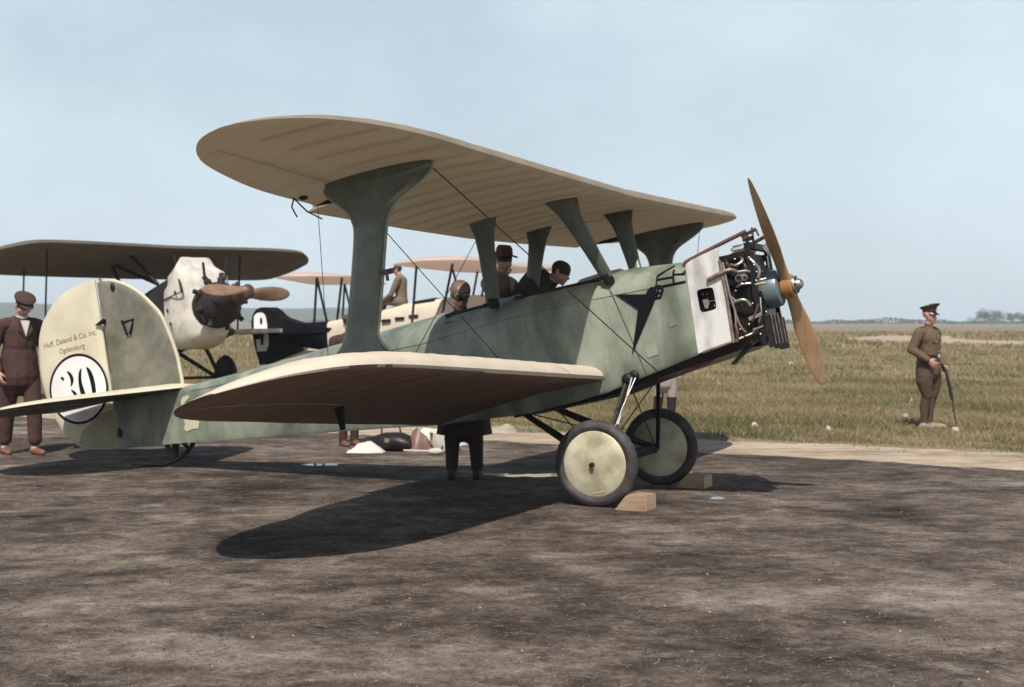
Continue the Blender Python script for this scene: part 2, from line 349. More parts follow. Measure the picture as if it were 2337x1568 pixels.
part(flatpoly([(-5.70, 1.30), (-5.745, .905), (-5.95, .915), (-6.17, .955), (-6.30, 1.0), (-6.232, 1.129), (-6.104, 1.197), (-5.95, 1.28)], -.031, .003), 'olive_panel', OLIVE2, rudder, smooth=0)
def ellipse(cx, cz, rx, rz, n=64, tilt=-.16):
    o = []
    for i in range(n):
        a = 2 * math.pi * i / n; x, z = rx * math.cos(a), rz * math.sin(a); o.append((cx + x - 0 * z, cz + z + tilt * x * 0 )) 
    return o
cc = (-6.19, 1.60)
part(flatpoly(ellipse(*cc, .405, .372), -.032, .004), 'number_disc', WHITE, rudder, smooth=0)
mb = MB(); eo = ellipse(*cc, .42, .385, 72); ei = ellipse(*cc, .392, .357, 72)
mb.add([(x, -.0375, z) for x, z in eo] + [(x, -.0375, z) for x, z in ei], [(i, (i + 1) % 72, 72 + (i + 1) % 72, 72 + i) for i in range(72)])
part(mb, 'number_ring', NAVY, rudder, smooth=0)
DG = {'dot': [(-6.42, 1.765), (-6.40, 1.768), (-6.377, 1.757), (-6.374, 1.735), (-6.39, 1.722), (-6.405, 1.735)],
      'cu': [(-6.318, 1.815), (-6.28, 1.80), (-6.25, 1.765), (-6.238, 1.72), (-6.25, 1.68), (-6.292, 1.64), (-6.283, 1.69), (-6.29, 1.75)],
      'cl': [(-6.295, 1.605), (-6.255, 1.59), (-6.22, 1.55), (-6.205, 1.49), (-6.215, 1.44), (-6.25, 1.40), (-6.245, 1.46), (-6.255, 1.53)],
      'd2': [(-6.40, 1.47), (-6.365, 1.47), (-6.35, 1.44), (-6.37, 1.42), (-6.39, 1.43)],
      'ol': [(-6.105, 1.815), (-6.143, 1.785), (-6.168, 1.716), (-6.175, 1.629), (-6.165, 1.535), (-6.14, 1.45), (-6.10, 1.41), (-6.095, 1.50), (-6.112, 1.585), (-6.128, 1.666), (-6.122, 1.745)],
      'or': [(-6.035, 1.815), (-5.99, 1.785), (-5.958, 1.71), (-5.945, 1.61), (-5.952, 1.51), (-5.975, 1.44), (-6.02, 1.41), (-6.005, 1.50), (-6.003, 1.585), (-6.012, 1.674), (-6.025, 1.745)]}
for k, p in DG.items(): part(flatpoly(cr_spline(p, 3, True), -.0375, .002), 'numeral_stroke', NAVY, rudder, smooth=0)
def lettering(txt, x, z, size, rot, y, m, parent, width=None, off=OFF, up=None):
    cu = bpy.data.curves.new('lettering', 'FONT'); cu.body = txt; cu.size = size; cu.extrude = .001
    ob = bpy.data.objects.new('tmp', cu); COL.objects.link(ob)
    dg = bpy.context.evaluated_depsgraph_get(); me = bpy.data.meshes.new_from_object(ob.evaluated_get(dg))
    bpy.data.objects.remove(ob)
    vs = np.array([v.co[:] for v in me.vertices])
    w = vs[:, 0].max() - vs[:, 0].min(); kx = (width / w) if width else 1
    c, s = math.cos(rot), math.sin(rot)
    for v in me.vertices:
        a, b, d = (v.co.x - vs[:, 0].min()) * kx, v.co.y, v.co.z
        v.co = (x + a * c - b * s + off[0], y - d + off[1], z + a * s + b * c + off[2])
    me.materials.append(m); o = bpy.data.objects.new('lettering', me); COL.objects.link(o); o.parent = parent
    return o
lettering('Huff, Daland & Co. Inc.', -6.60, 2.12, .085, .03, -.0325, BROWNL, rudder, .77)
lettering('Ogdensburg', -6.39, 2.02, .085, .02, -.0325, BROWNL, rudder, .37)
mb = MB(); mb.prism([(-5.82, -.03, 2.235), (-5.70, -.03, 2.285), (-5.675, -.03, 2.275), (-5.68, -.03, 2.23)], (0, -.03, 0)); part(mb, 'control_horn', NAVY, rudder)
mb = MB(); mb.tube([(-5.46, -.03, 2.225), (-5.40, -.05, 2.06), (-5.36, -.05, 2.06), (-5.30, -.03, 2.21), (-5.47, -.03, 2.20)], .013, 6); part(mb, 'fairlead', NAVY, fin)
mb = MB(); mb.ell((-5.52, -.03, 2.60), (.03, .02, .05)); part(mb, 'light_bulb', BLACKM, fin)
mb = MB(); mb.prism([(-5.74, -.031, 1.02), (-5.70, -.031, 1.10), (-5.66, -.031, 1.05), (-5.69, -.031, .98)], (0, -.02, 0)); part(mb, 'hinge', BLACKM, rudder)
SO = [(-4.70, .02, 1.40), (-4.80, .3, 1.40), (-5.0, .9, 1.40), (-5.16, 1.35, 1.40), (-5.33, 1.6, 1.40), (-5.62, 1.73, 1.40), (-5.95, 1.68, 1.40), (-6.2, 1.5, 1.40), (-6.36, 1.2, 1.40), (-6.42, .9, 1.40), (-6.42, .02, 1.40)]
so2 = cr_spline(SO, 4)
ys = sorted(set(list(np.round(np.linspace(-1.715, 1.715, 60), 4)) + [-.07, .07]))
st = [(y, a, b, c_ - .02, d - .02, .9) for y, a, b, c_, d in outline_stations(so2, ys)]
uh = lambda y: min(1.0, max(.05, (ip(abs(y), [s[0] for s in st if s[0] >= 0], [s[1] for s in st if s[0] >= 0]) + 5.72) / max(1e-3, (ip(abs(y), [s[0] for s in st if s[0] >= 0], [s[1] for s in st if s[0] >= 0]) - ip(abs(y), [s[0] for s in st if s[0] >= 0], [s[2] for s in st if s[0] >= 0])))))
def paint_under_shade(o, top, under, lim=-.15, ylim=2):  # underside shade put into the colour: down-facing faces get a darker material
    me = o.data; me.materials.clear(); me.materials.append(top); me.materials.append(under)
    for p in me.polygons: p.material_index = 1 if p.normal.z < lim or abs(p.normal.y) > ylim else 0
UNDERW = mat('brown_wing_shade', (0.235, 0.165, 0.125), 0.75, (0.17, 0.118, 0.09), sc=1.8, stretch=(.6, 2.4, 1), bump=.15, bsc=120)  # shade under the lower wing painted in as dark brown
TAPE = mat('rib_tape', (0.30, 0.215, 0.165), .75)
UNDERG = mat('dark_green_shade', (0.045, 0.048, 0.034), 0.6, (0.03, 0.032, 0.023), sc=4)  # shade under the tailplane painted in as dark green
stb = part(wing(st, 0, uh, tk=.55, sag=.003), 'stabilizer', CREAM, smooth=50); paint_under_shade(stb, CREAM, UNDERG)
for sgn in (-1, 1):
    se = [s for s in st if sgn * s[0] > .06]
    ev = part(wing(se, lambda y: min(.97, uh(y) + .008), 1, tk=.5, sag=.002), 'elevator', CREAM, smooth=50); paint_under_shade(ev, CREAM, UNDERG)
mb = MB(); sk = cr_spline([(-4.78, 0, .79), (-4.90, 0, .70), (-5.05, 0, .645), (-5.28, 0, .625), (-5.62, 0, .665)], 4); mb.tube(sk, [.02] * (len(sk) - 1) + [.028], 8, flat=1.6); skid = part(mb, 'tail_skid', BLACKM)
for a, b in (((-5.08, -.06, .83), (-5.02, 0, .66)), ((-4.86, -.05, .82), (-4.84, 0, .73)), ((-5.08, .06, .83), (-5.02, 0, .66)), ((-4.95, -.05, .82), (-5.02, 0, .67))):
    mb = MB(); mb.tube([a, b], [.028, .014], 8); part(mb, 'skid_brace', BLACKM, skid)

# ---- wings
UO = [(.45, 0, 2.245), (.445, 1.2, 2.265), (.435, 2.4, 2.29), (.425, 3.1, 2.31), (.38, 3.6, 2.345), (.27, 4.05, 2.385), (.10, 4.42, 2.415), (-.12, 4.66, 2.43), (-.37, 4.745, 2.435),
      (-.62, 4.66, 2.42), (-.86, 4.35, 2.40), (-1.0, 3.9, 2.37), (-1.08, 3.4, 2.335), (-1.11, 2.72, 2.30)]
uo = cr_spline(UO, 5) + [(-1.225, 2.66, 2.275), (-1.225, 1.2, 2.24), (-1.225, 0, 2.225)]
def ysym(hi, brk, step=.0775):
    p = sorted(set([round(v, 4) for v in np.arange(0, hi - .35, step)] + [round(v, 4) for v in hi - .35 * (np.linspace(1, .0, 9) ** 1.6)] + brk))
    p = [v for i, v in enumerate(p) if i == 0 or v - p[i - 1] > .004]
    return p
yp = ysym(4.743, [2.66, 2.70, 4.40, 4.41])
yall = [-v for v in yp[:0:-1]] + yp
tfa = lambda y: ip(abs(y), [0, 3.2, 4.3, 4.75], [1, 1, .75, .5])
st = [(y, a, b, c_, d, tfa(y)) for y, a, b, c_, d in outline_stations(uo, yall)]
def hingef(stl, xh, y0, y1, gap=0.0):
    d = {round(s[0], 4): (s[1] - xh) / max(1e-3, s[1] - s[2]) for s in stl}
    return lambda y: d[round(y, 4)] + gap if y0 <= abs(y) <= y1 else 1.0
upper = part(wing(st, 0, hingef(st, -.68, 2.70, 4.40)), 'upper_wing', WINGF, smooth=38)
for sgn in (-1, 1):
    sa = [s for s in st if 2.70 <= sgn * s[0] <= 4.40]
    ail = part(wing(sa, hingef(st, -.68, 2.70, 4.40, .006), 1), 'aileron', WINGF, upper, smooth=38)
    mb = MB(); mb.prism([(-.70, sgn * 2.78, 2.31), (-.95, sgn * 2.78, 2.30), (-1.08, sgn * 2.78, 2.275), (-.72, sgn * 2.78, 2.25)], (0, .012, 0)); part(mb, 'control_horn', BLACKM, ail)
# wooden ribs and spars inside the translucent upper wing
RIBW = mat('spruce', (0.62, 0.50, 0.37), .8)
for y in [k * .31 * sg for k in range(0, 15) for sg in ((1,) if k == 0 else (-1, 1))]:
    s_ = min(st, key=lambda q: abs(q[0] - y)); ch = s_[1] - s_[2]; lim = .60 if 2.70 <= abs(y) <= 4.4 else .97; up = []; lo = []
    for u in (.02, .06, .13, .25, .4, .55, .7, .82, .92, .97):
        if u > lim: continue
        x = s_[1] - ch * u; z = s_[3] + (s_[4] - s_[3]) * u; a_ = ch * s_[5] * ip(u, AU, AUP); b_ = ch * s_[5] * ip(u, AU, ALO); up.append((x, y - .006, z + a_ - .004)); lo.append((x, y - .006, z + b_ + .004))
    mb = MB(); mb.prism(up + lo[::-1], (0, .012, 0)); part(mb, 'rib', RIBW, upper, smooth=0)
for xs_ in ():
    mb = MB(); mb.loft([[(xs_ + dx, s_[0], s_[3] + (s_[4] - s_[3]) * (s_[1] - xs_) / (s_[1] - s_[2]) + (s_[1] - s_[2]) * s_[5] * ip((s_[1] - xs_) / (s_[1] - s_[2]), AU, tab) + (-.006 if tab is AUP else .006)) for dx, tab in ((.015, AUP), (.015, ALO), (-.015, ALO), (-.015, AUP))] for s_ in st if abs(s_[0]) < 4.3]); part(mb, 'spar', RIBW, upper, smooth=0)
# underside seam tapes of the centre section
for y in (-.86, .86):
    P = [(x, y, 2.225 + .022 * abs(y) + dz) for x, dz in ((.40, -.015), (.2, -.012), (-.2, -.004), (-.6, .0), (-1.0, -.002), (-1.2, -.012))]
    mb = MB(); mb.tube(P, .013, 6, flat=.35, up=(0, 1, 0)); part(mb, 'seam_tape', LINEN2, upper)
mb = MB(); mb.tube([(-1.07, -3.05, 2.31), (-1.12, -3.02, 2.26), (-1.10, -3.0, 2.18)], .006, 6); mb.tube([(-1.07, -3.05, 2.31), (-1.06, -2.92, 2.22), (-1.05, -2.75, 2.175)], .006, 6); mb.ell((-1.02, -3.0, 2.31), (.03, .04, .02)); part(mb, 'loose_cord', BLACKM, upper)
LO = [(.04, .40, .715), (.04, 1.6, .79), (.035, 2.8, .865), (.02, 3.8, .925), (-.07, 4.3, .945), (-.27, 4.62, .935), (-.55, 4.80, .905), (-.85, 4.83, .875), (-1.1, 4.66, .85), (-1.35, 4.3, .825), (-1.52, 3.8, .80), (-1.6, 3.2, .765), (-1.62, 2.6, .715), (-1.62, 1.2, .605), (-1.62, .40, .545)]
lo2 = cr_spline(LO, 5)
yl = [v for v in ysym(4.828, [.40, 2.62, 2.66, 4.40, 4.41]) if v >= .40]
for sgn in (-1, 1):
    st = [(y, a, b, c_, d, ip(abs(y), [0, 3.6, 4.5, 4.84], [1, 1, .85, .6])) for y, a, b, c_, d in outline_stations(lo2, [sgn * v for v in (yl if sgn > 0 else yl[::-1])])]
    lw = part(wing(st, 0, hingef(st, -1.12, 2.66, 4.40), tk=1.1), 'lower_wing', LINEN2, smooth=38); paint_under_shade(lw, LINEN2, UNDERW, -.55, .97)
    sa = [s for s in st if 2.66 <= sgn * s[0] <= 4.40]
    al = part(wing(sa, hingef(st, -1.12, 2.66, 4.40, .006), 1, tk=1.1), 'aileron', LINEN2, lw, smooth=38); paint_under_shade(al, LINEN2, UNDERW, -.55, .85)
    mb = MB(); mb.prism([(-1.12, sgn * 2.75, .78), (-1.20, sgn * 2.75, .77), (-1.18, sgn * 2.75, .60), (-1.14, sgn * 2.75, .60)], (0, .015, 0)); part(mb, 'control_horn', BLACKM, al)
    for kk in range(2, 15):
        yr = sgn * .31 * kk; s_ = min(st, key=lambda q: abs(q[0] - yr)); ch = s_[1] - s_[2]; P = []
        for u in (.04, .12, .25, .4, .55, .66):
            P.append((s_[1] - ch * u, yr, s_[3] + (s_[4] - s_[3]) * u + ch * 1.1 * s_[5] * ip(u, AU, ALO) - .001))
        mb = MB(); mb.tube(P, .012, 6, flat=.3, up=(0, 1, 0)); part(mb, 'rib_tape', TAPE, lw)
    mb = MB(); mb.prism([(.05, sgn * .408, .70), (.05, sgn * .425, .70), (-1.6, sgn * .425, .53), (-1.6, sgn * .408, .53)], (0, 0, .03)); part(mb, 'root_fillet', GREEN, lw)

EDGEP = mat('painted_rim_highlight', (0.25, 0.285, 0.235), 0.25, (0.16, 0.185, 0.15), sc=5, spec=.6)  # paler green paints the glossy highlight along the strut edges
# ---- I-struts
LV = [(2.335, -.75, .125, .06), (2.285, -.757, .125, .062), (2.25, -.745, .115, .062), (2.215, -.715, .075, .058), (2.16, -.655, -.03, .052), (2.09, -.592, -.19, .046), (2.02, -.566, -.268, .04), (1.92, -.565, -.312, .036), (1.6, -.65, -.40, .034), (1.32, -.735, -.48, .034), (1.22, -.775, -.51, .036), (1.15, -.83, -.495, .04), (1.08, -.93, -.44, .046), (1.02, -1.02, -.375, .055), (.96, -1.08, -.325, .062), (.92, -1.10, -.305, .064), (.86, -1.10, -.30, .064)]
lv = cr_spline(LV, 4)
for sgn in (-1, 1):
    rings = []
    for z, a, b, t in lv:
        cx, hx = (a + b) / 2, (b - a) / 2; r = []
        for j in range(28):
            q = 2 * math.pi * j / 28; cxs = math.cos(q); sn = math.sin(q)
            r.append((cx + hx * (abs(cxs) ** .8) * math.copysign(1, cxs), sgn * 3.12 + t * (abs(sn) ** .9) * math.copysign(1, sn) * (1 - .25 * (cxs < 0) * abs(cxs)), z))
        rings.append(r)
    isr = part(MB().loft(rings), 'interplane_strut', GREENG, smooth=60)
    for side in (1, 2):
        mb = MB(); mb.tube([(q[side] + (.004 if side == 2 else -.004), sgn * 3.12, q[0]) for q in lv[3:-3]], .011, 8); part(mb, 'highlight_bead', EDGEP, isr, smooth=60)
mb = MB(); mb.tube([(-.40, -3.16, 1.62), (-.33, -3.18, 1.62), (-.33, -3.18, 1.55)], .012, 6); mb.tube([(-.40, -3.12, 1.62), (-.31, -3.12, 1.62)], .02, 8); part(mb, 'pitot_fitting', BRONZE)
# ---- cabane struts (flared heads)
def cabane(p0, p1, w0, w1, flare, name='cabane_strut', m=GREEND):
    p0, p1 = Vector(p0), Vector(p1); rings = []
    for t, wf in ((0, .85), (.05, 1), (.3, 1.0), (.6, 1.1), (.8, 1.28), (.92, 1.65), (.97, 1.65 + flare), (1.02, 1.8 + flare)):
        c = p0.lerp(p1, t); w = (w0 + (w1 - w0) * t) * wf; r = []
        for j in range(16):
            q = 2 * math.pi * j / 16; r.append(c + Vector((w * math.cos(q), .028 * math.sin(q), 0)))
        rings.append(r)
    s = part(MB().loft(rings), name, m, smooth=60)
    mb = MB(); d = (p1 - p0).normalized(); mb.tube([p0 - d * .06, p0 + d * .035], [.05, .055], 12, flat=.7); part(mb, 'strut_socket', BLACKM, s)
for sgn in (-1, 1):
    cabane((-.89, sgn * .40, 1.55), (-.76, sgn * .62, 2.27), .075, .078, .12)
    cabane((.22, sgn * .40, 1.55), (.03, sgn * .70, 2.275), .06, .085, .15)
# ---- bracing wires
def wire(a, b, r=.0045, name='bracing_wire', parent=plane, m=WIRE):
    mb = MB(); mb.tube([a, b], r, 6); return part(mb, name, m, parent, smooth=60)
wire((.10, -3.10, 2.27), (.53, -.415, .67), .005); wire((-.33, -3.10, 1.90), (-.83, -.42, .90), .0035); wire((-.32, -3.1, .95), (-.72, -.62, 2.24), .003)
wire((.10, 3.10, 2.27), (.53, .415, .67), .003); wire((-1.05, -2.78, 2.28), (-1.22, -2.75, .80), .003)
wire((.22, -.42, 1.5), (.42, -.41, .68), .003)
# ---- landing gear
def bar(pts, r, name, m=BLACKM, flat=1.0, parent=plane): mb = MB(); mb.tube(pts, r, 10, flat=flat); return part(mb, name, m, parent, smooth=60)
for sgn in (-1, 1):
    bar([(.25, sgn * .39, .66), (.13, sgn * .55, .32), (.015, sgn * .70, .0)], [.03, .036, .03], 'gear_leg', flat=.55)
    bar([(-.80, sgn * .36, .52), (-.4, sgn * .53, .25), (-.03, sgn * .70, .01)], [.028, .038, .03], 'gear_leg', flat=.55)
    mb = MB(); mb.ell((.25, sgn * .415, .655), (.055, .03, .05)); mb.ell((.31, sgn * .41, .675), (.05, .025, .045)); part(mb, 'leg_fitting', BLACKM)
bar([(.30, -.44, .66), (.22, -.55, .42), (.17, -.62, .29)], .0095, 'brake_rod', STEEL)
bar([(.33, -.42, .66), (.22, -.58, .42), (.12, -.68, .2)], .006, 'brake_rod', STEEL)
bar([(0, -.78, 0), (0, .78, 0)], .024, 'axle'); bar([(0, -.68, .0), (0, .68, .0)], .045, 'axle_fairing', flat=.5)
wire((.24, .36, .62), (0, -.66, .05), .006); wire((.24, -.36, .62), (0, .66, .05), .006); wire((-.75, -.30, .50), (-.05, .62, .06), .006); wire((-.75, .30, .50), (-.05, -.62, .06), .006)
for sgn in (-1, 1):
    wh = empty('wheel'); wh.parent = plane
    c = (0, sgn * .82, 0)
    mb = MB(); prof = []
    for i in range(17):
        a = 2 * math.pi * i / 16; prof.append((.052 * math.cos(a) * sgn, .312 + .053 * math.sin(a)))
    mb.lathe(prof, c, (0, 1, 0), 56); mb.f = mb.f[:-2]; mb.m = mb.m[:-2]
    part(mb, 'tyre', RUBBER, wh, smooth=60)
    for d in (1, -1):
        mb = MB(); mb.lathe([(d * sgn * .030, .284), (d * sgn * .041, .272), (d * sgn * .046, .262), (d * sgn * .062, .16), (d * sgn * .080, .05), (d * sgn * .086, .03), (d * sgn * .086, .001)], c, (0, 1, 0), 56); part(mb, 'disc_cover', DISC, wh, smooth=30)
    mb = MB(); mb.lathe([(sgn * .08, .021), (sgn * .118, .02), (sgn * .122, .012), (sgn * .122, .001)], c, (0, 1, 0), 14); part(mb, 'hub_cap', BLACKM, wh)
    mb = MB(); mb.obox((.0, c[1] + sgn * .047, -.235), ((1, 0, 0), (0, 1, 0), (0, 0, 1)), (.055, .006, .008)); part(mb, 'valve_patch', OLIVE2, wh)

# ---- nose: side panels, engine, reduction gear, propeller
def panel_hole(outer, inner, y, d):
    n = 48
    def res(poly):
        P = [Vector((p[0], p[1])) for p in poly]; cx = sum((p.x for p in P)) / len(P); cz = sum((p.y for p in P)) / len(P); o = []
        for i in range(n):
            a = 2 * math.pi * i / n; dx, dz = math.cos(a), math.sin(a); best = None
            for k in range(len(P)):
                A, B = P[k], P[(k + 1) % len(P)]; e = B - A; den = dx * e.y - dz * e.x
                if abs(den) < 1e-9: continue
                t = ((A.x - hc[0]) * e.y - (A.y - hc[1]) * e.x) / den; u = ((A.x - hc[0]) * dz - (A.y - hc[1]) * dx) / den
                if t > 0 and -1e-6 <= u <= 1 + 1e-6 and (best is None or t < best): best = t
            o.append((hc[0] + dx * best, hc[1] + dz * best))
        return o
    hc = (sum(p[0] for p in inner) / len(inner), sum(p[1] for p in inner) / len(inner))
    # include true corners of the outer outline
    O = res(outer); I = res(inner)
    for cpt in outer:
        k = min(range(n), key=lambda i: (O[i][0] - cpt[0]) ** 2 + (O[i][1] - cpt[1]) ** 2); O[k] = tuple(cpt)
    mb = MB(); rr = [[(x, y, z) for x, z in O], [(x, y, z) for x, z in I], [(x, y + d, z) for x, z in I], [(x, y + d, z) for x, z in O]]
    rr.append(rr[0]); return mb.loft(rr, caps=False)
OUTP = [(.905, .762), (1.06, .788), (1.215, .815), (1.218, 1.2), (1.222, 1.50), (1.235, 1.60), (1.08, 1.565), (.93, 1.528)]
a = .028; HX0, HX1, HZ0, HZ1 = .985, 1.132, 1.092, 1.287
inner = [(HX0 + a, HZ0), (HX1 - a, HZ0 + .004), (HX1 - .008, HZ0 + .012), (HX1, HZ0 + a), (HX1, HZ1 - a), (HX1 - .008, HZ1 - .008), (HX1 - a, HZ1), (HX0 + a, HZ1), (HX0 + .008, HZ1 - .008), (HX0, HZ1 - a), (HX0, HZ0 + a), (HX0 + .008, HZ0 + .008)]
cow = part(panel_hole(OUTP, inner, -.412, .012), 'side_panel', METALW, smooth=20)
part(MB().prism([(x, .40, z) for x, z in OUTP], (0, .012, 0)), 'side_panel', METALW, smooth=20)
mb = MB(); mb.tube([(.91, -.412, 1.50), (.935, -.405, 1.535), (1.2, -.37, 1.615), (1.47, -.33, 1.69)], .017, 8); part(mb, 'cowl_rail', BRONZE)
mb = MB(); mb.tube([(.91, .405, 1.52), (.935, .40, 1.535), (1.2, .37, 1.615), (1.47, .33, 1.69)], .017, 8); part(mb, 'cowl_rail', BRONZE)
mb = MB(); mb.tube([(1.228, -.418, 1.49), (1.235, -.42, 1.2), (1.225, -.42, .80)], .014, 8); part(mb, 'panel_edge_tube', BRASSY)
mb = MB(); mb.tube([(1.25, -.415, 1.47), (1.262, -.42, 1.2), (1.28, -.41, 1.05), (1.25, -.41, .80)], .010, 8); part(mb, 'panel_edge_tube', STEEL)
mb = MB(); mb.tube([(.95, -.415, .765), (1.22, -.41, .81), (1.42, -.30, .86)], .012, 8); part(mb, 'sill_rail', BRASSY)
engine = empty('engine'); engine.parent = plane
def epart(mb, name, m, **k): return part(mb, name, m, engine, **k)
mb = MB(); mb.box((.94, -.21, .86), (1.47, .21, 1.22)); epart(mb, 'crankcase', DARKM, bevel=.03)
mb = MB(); mb.box((.98, -.16, .74), (1.44, .16, .86)); epart(mb, 'oil_sump', DARKM, bevel=.03)
for sgn in (-1, 1):
    for i, x in enumerate((1.00, 1.13, 1.26, 1.39)):
        d = Vector((0, sgn * math.sin(R(38)), math.cos(R(38)))); o = Vector((x, sgn * .10, 1.18))
        mb = MB(); mb.lathe([(0, .062), (.05, .062), (.06, .056), (.24, .056), (.25, .062), (.29, .062), (.31, .045), (.33, .02)], o, d, 18); cyl = epart(mb, 'cylinder', DARKM)
        mb = MB(); mb.lathe([(.0, .018), (.05, .018), (.05, .010), (.075, .010)], o + d * .32, d, 10); part(mb, 'valve_spring', STEEL, cyl)
    mb = MB(); mb.box((.97, sgn * .31 - .035, 1.47), (1.44, sgn * .31 + .035, 1.53)); epart(mb, 'rocker_cover', DARKM, bevel=.015)
    mb = MB(); mb.tube([(1.0, sgn * .02, 1.50), (1.42, sgn * .02, 1.50)], .035, 12); epart(mb, 'inlet_manifold', BRONZE)
# visible near-side pipes, carburettor and fittings
def epipe(pts, r, m, nm='pipe'): mb = MB(); mb.tube(cr_spline(pts, 5), r, 8); epart(mb, nm, m, smooth=60)
epipe([(1.10, -.43, 1.345), (1.20, -.435, 1.375), (1.29, -.42, 1.395), (1.34, -.39, 1.375), (1.36, -.36, 1.345)], .018, BRASSY, 'exhaust_pipe')
epipe([(1.25, -.38, 1.12), (1.33, -.39, 1.135), (1.38, -.38, 1.12), (1.40, -.36, 1.075)], .016, STEEL)
epipe([(1.24, -.40, 1.30), (1.25, -.40, 1.20), (1.31, -.38, 1.12)], .009, STEEL)
epipe([(1.45, -.33, 1.47), (1.49, -.34, 1.42), (1.52, -.33, 1.36), (1.50, -.33, 1.29)], .014, STEEL)
epipe([(1.30, -.36, 1.44), (1.345, -.38, 1.425), (1.395, -.36, 1.445), (1.40, -.34, 1.47)], .014, STEEL)
epipe([(1.28, -.40, 1.03), (1.30, -.41, .93), (1.335, -.40, .86)], .009, BRASSY)
epipe([(1.26, -.41, .95), (1.27, -.42, .88), (1.255, -.42, .82)], .014, BRONZE)
epipe([(1.48, -.30, 1.13), (1.47, -.33, 1.0), (1.44, -.33, .93)], .008, STEEL)
epipe([(1.46, -.32, 1.27), (1.55, -.28, 1.275)], .012, STEEL); epipe([(1.46, -.33, 1.24), (1.54, -.29, 1.24)], .012, BRASSY)
epipe([(1.47, -.34, 1.08), (1.40, -.35, .96), (1.38, -.33, .93)], .010, BRONZE); epipe([(1.35, -.34, .78), (1.38, -.34, .86), (1.42, -.33, .87)], .009, BRASSY)
mb = MB(); mb.box((1.325, -.40, 1.285), (1.425, -.33, 1.345)); epart(mb, 'carburettor', STEEL, bevel=.012)
mb = MB(); mb.lathe([(0, .022), (.02, .022), (.02, .012)], (1.36, -.40, 1.315), (0, -1, 0), 12); mb.lathe([(0, .012), (.025, .012)], (1.41, -.40, 1.31), (0, -1, 0), 8); epart(mb, 'jet_cover', BLACKM)
mb = MB(); mb.tube([(1.30, -.37, 1.355), (1.33, -.39, 1.368), (1.42, -.38, 1.362), (1.45, -.36, 1.35)], .012, 8); mb.tube([(1.32, -.37, 1.25), (1.37, -.39, 1.262), (1.44, -.37, 1.255)], .012, 8); epart(mb, 'flange', STEEL)
mb = MB(); mb.prism([(1.36, -.35, .985), (1.47, -.35, 1.005), (1.48, -.35, .98), (1.37, -.35, .955)], (0, .03, 0)); mb.prism([(1.385, -.35, .885), (1.475, -.35, .90), (1.475, -.35, .885), (1.385, -.35, .872)], (0, .03, 0)); epart(mb, 'bracket', STEEL)
mb = MB()
for x, z in ((1.33, 1.10), (1.42, 1.09), (1.30, 1.22), (1.46, 1.47), (1.34, 1.48), (1.49, 1.40), (1.36, .925), (1.52, 1.0), (1.28, .90), (1.44, .83), (1.50, 1.34)): mb.ell((x, -.35, z), (.008, .008, .008), nu=8, nv=5)
epart(mb, 'bolt_head', STEEL)
mb = MB(); mb.box((1.24, -.33, .80), (1.49, .33, .835)); mb.box((1.43, -.335, .74), (1.475, -.30, 1.55)); mb.box((1.43, .30, .74), (1.475, .335, 1.55)); mb.box((1.43, -.335, 1.55), (1.475, .335, 1.60)); mb.box((1.24, -.30, .83), (1.30, .30, 1.5)); epart(mb, 'engine_frame', BLACKM)
mb = MB(); mb.box((1.245, -.29, .845), (1.425, .29, 1.53)); epart(mb, 'engine_bulk', BLACKM, bevel=.02)
mb = MB(); mb.box((1.30, -.30, 1.54), (1.44, .1, 1.60)); epart(mb, 'header_tank', METALW, bevel=.02)
mb = MB(); mb.tube([(1.40, -.24, 1.665), (1.53, -.24, 1.70)], .016, 8); mb.tube([(1.44, -.24, 1.60), (1.45, -.24, 1.69)], .013, 8); mb.tube([(1.49, -.24, 1.55), (1.50, -.24, 1.72)], .010, 8); mb.tube([(1.53, -.24, 1.705), (1.545, -.24, 1.64)], .009, 8); mb.box((1.41, -.27, 1.62), (1.49, -.21, 1.65)); epart(mb, 'valve_gear', BRONZE)
mb = MB(); mb.prism([(1.54, -.16, 1.55), (1.575, -.16, 1.585), (1.60, -.16, 1.52), (1.575, -.16, 1.47)], (0, .02, 0)); mb.tube([(1.56, -.15, 1.47), (1.56, -.15, 1.36)], .01, 8); epart(mb, 'vent_flap', STEEL)
# peep-hole contents
mb = MB(); mb.prism([(1.0, -.34, 1.20), (1.045, -.34, 1.205), (1.06, -.34, 1.17), (1.035, -.34, 1.12), (1.01, -.34, 1.13)], (0, .03, 0)); mb.ell((1.02, -.36, 1.245), (.006, .006, .009), nu=8, nv=5); mb.ell((1.055, -.36, 1.24), (.005, .005, .008), nu=8, nv=5); mb.ell((1.105, -.36, 1.13), (.009, .008, .01), nu=8, nv=5); mb.tube([(1.05, -.35, 1.18), (1.12, -.35, 1.175)], .003, 6); epart(mb, 'magneto', STEEL)
mb = MB(); mb.box((.95, -.30, 1.02), (1.2, -.24, 1.36)); epart(mb, 'magneto_housing', BLACKM)
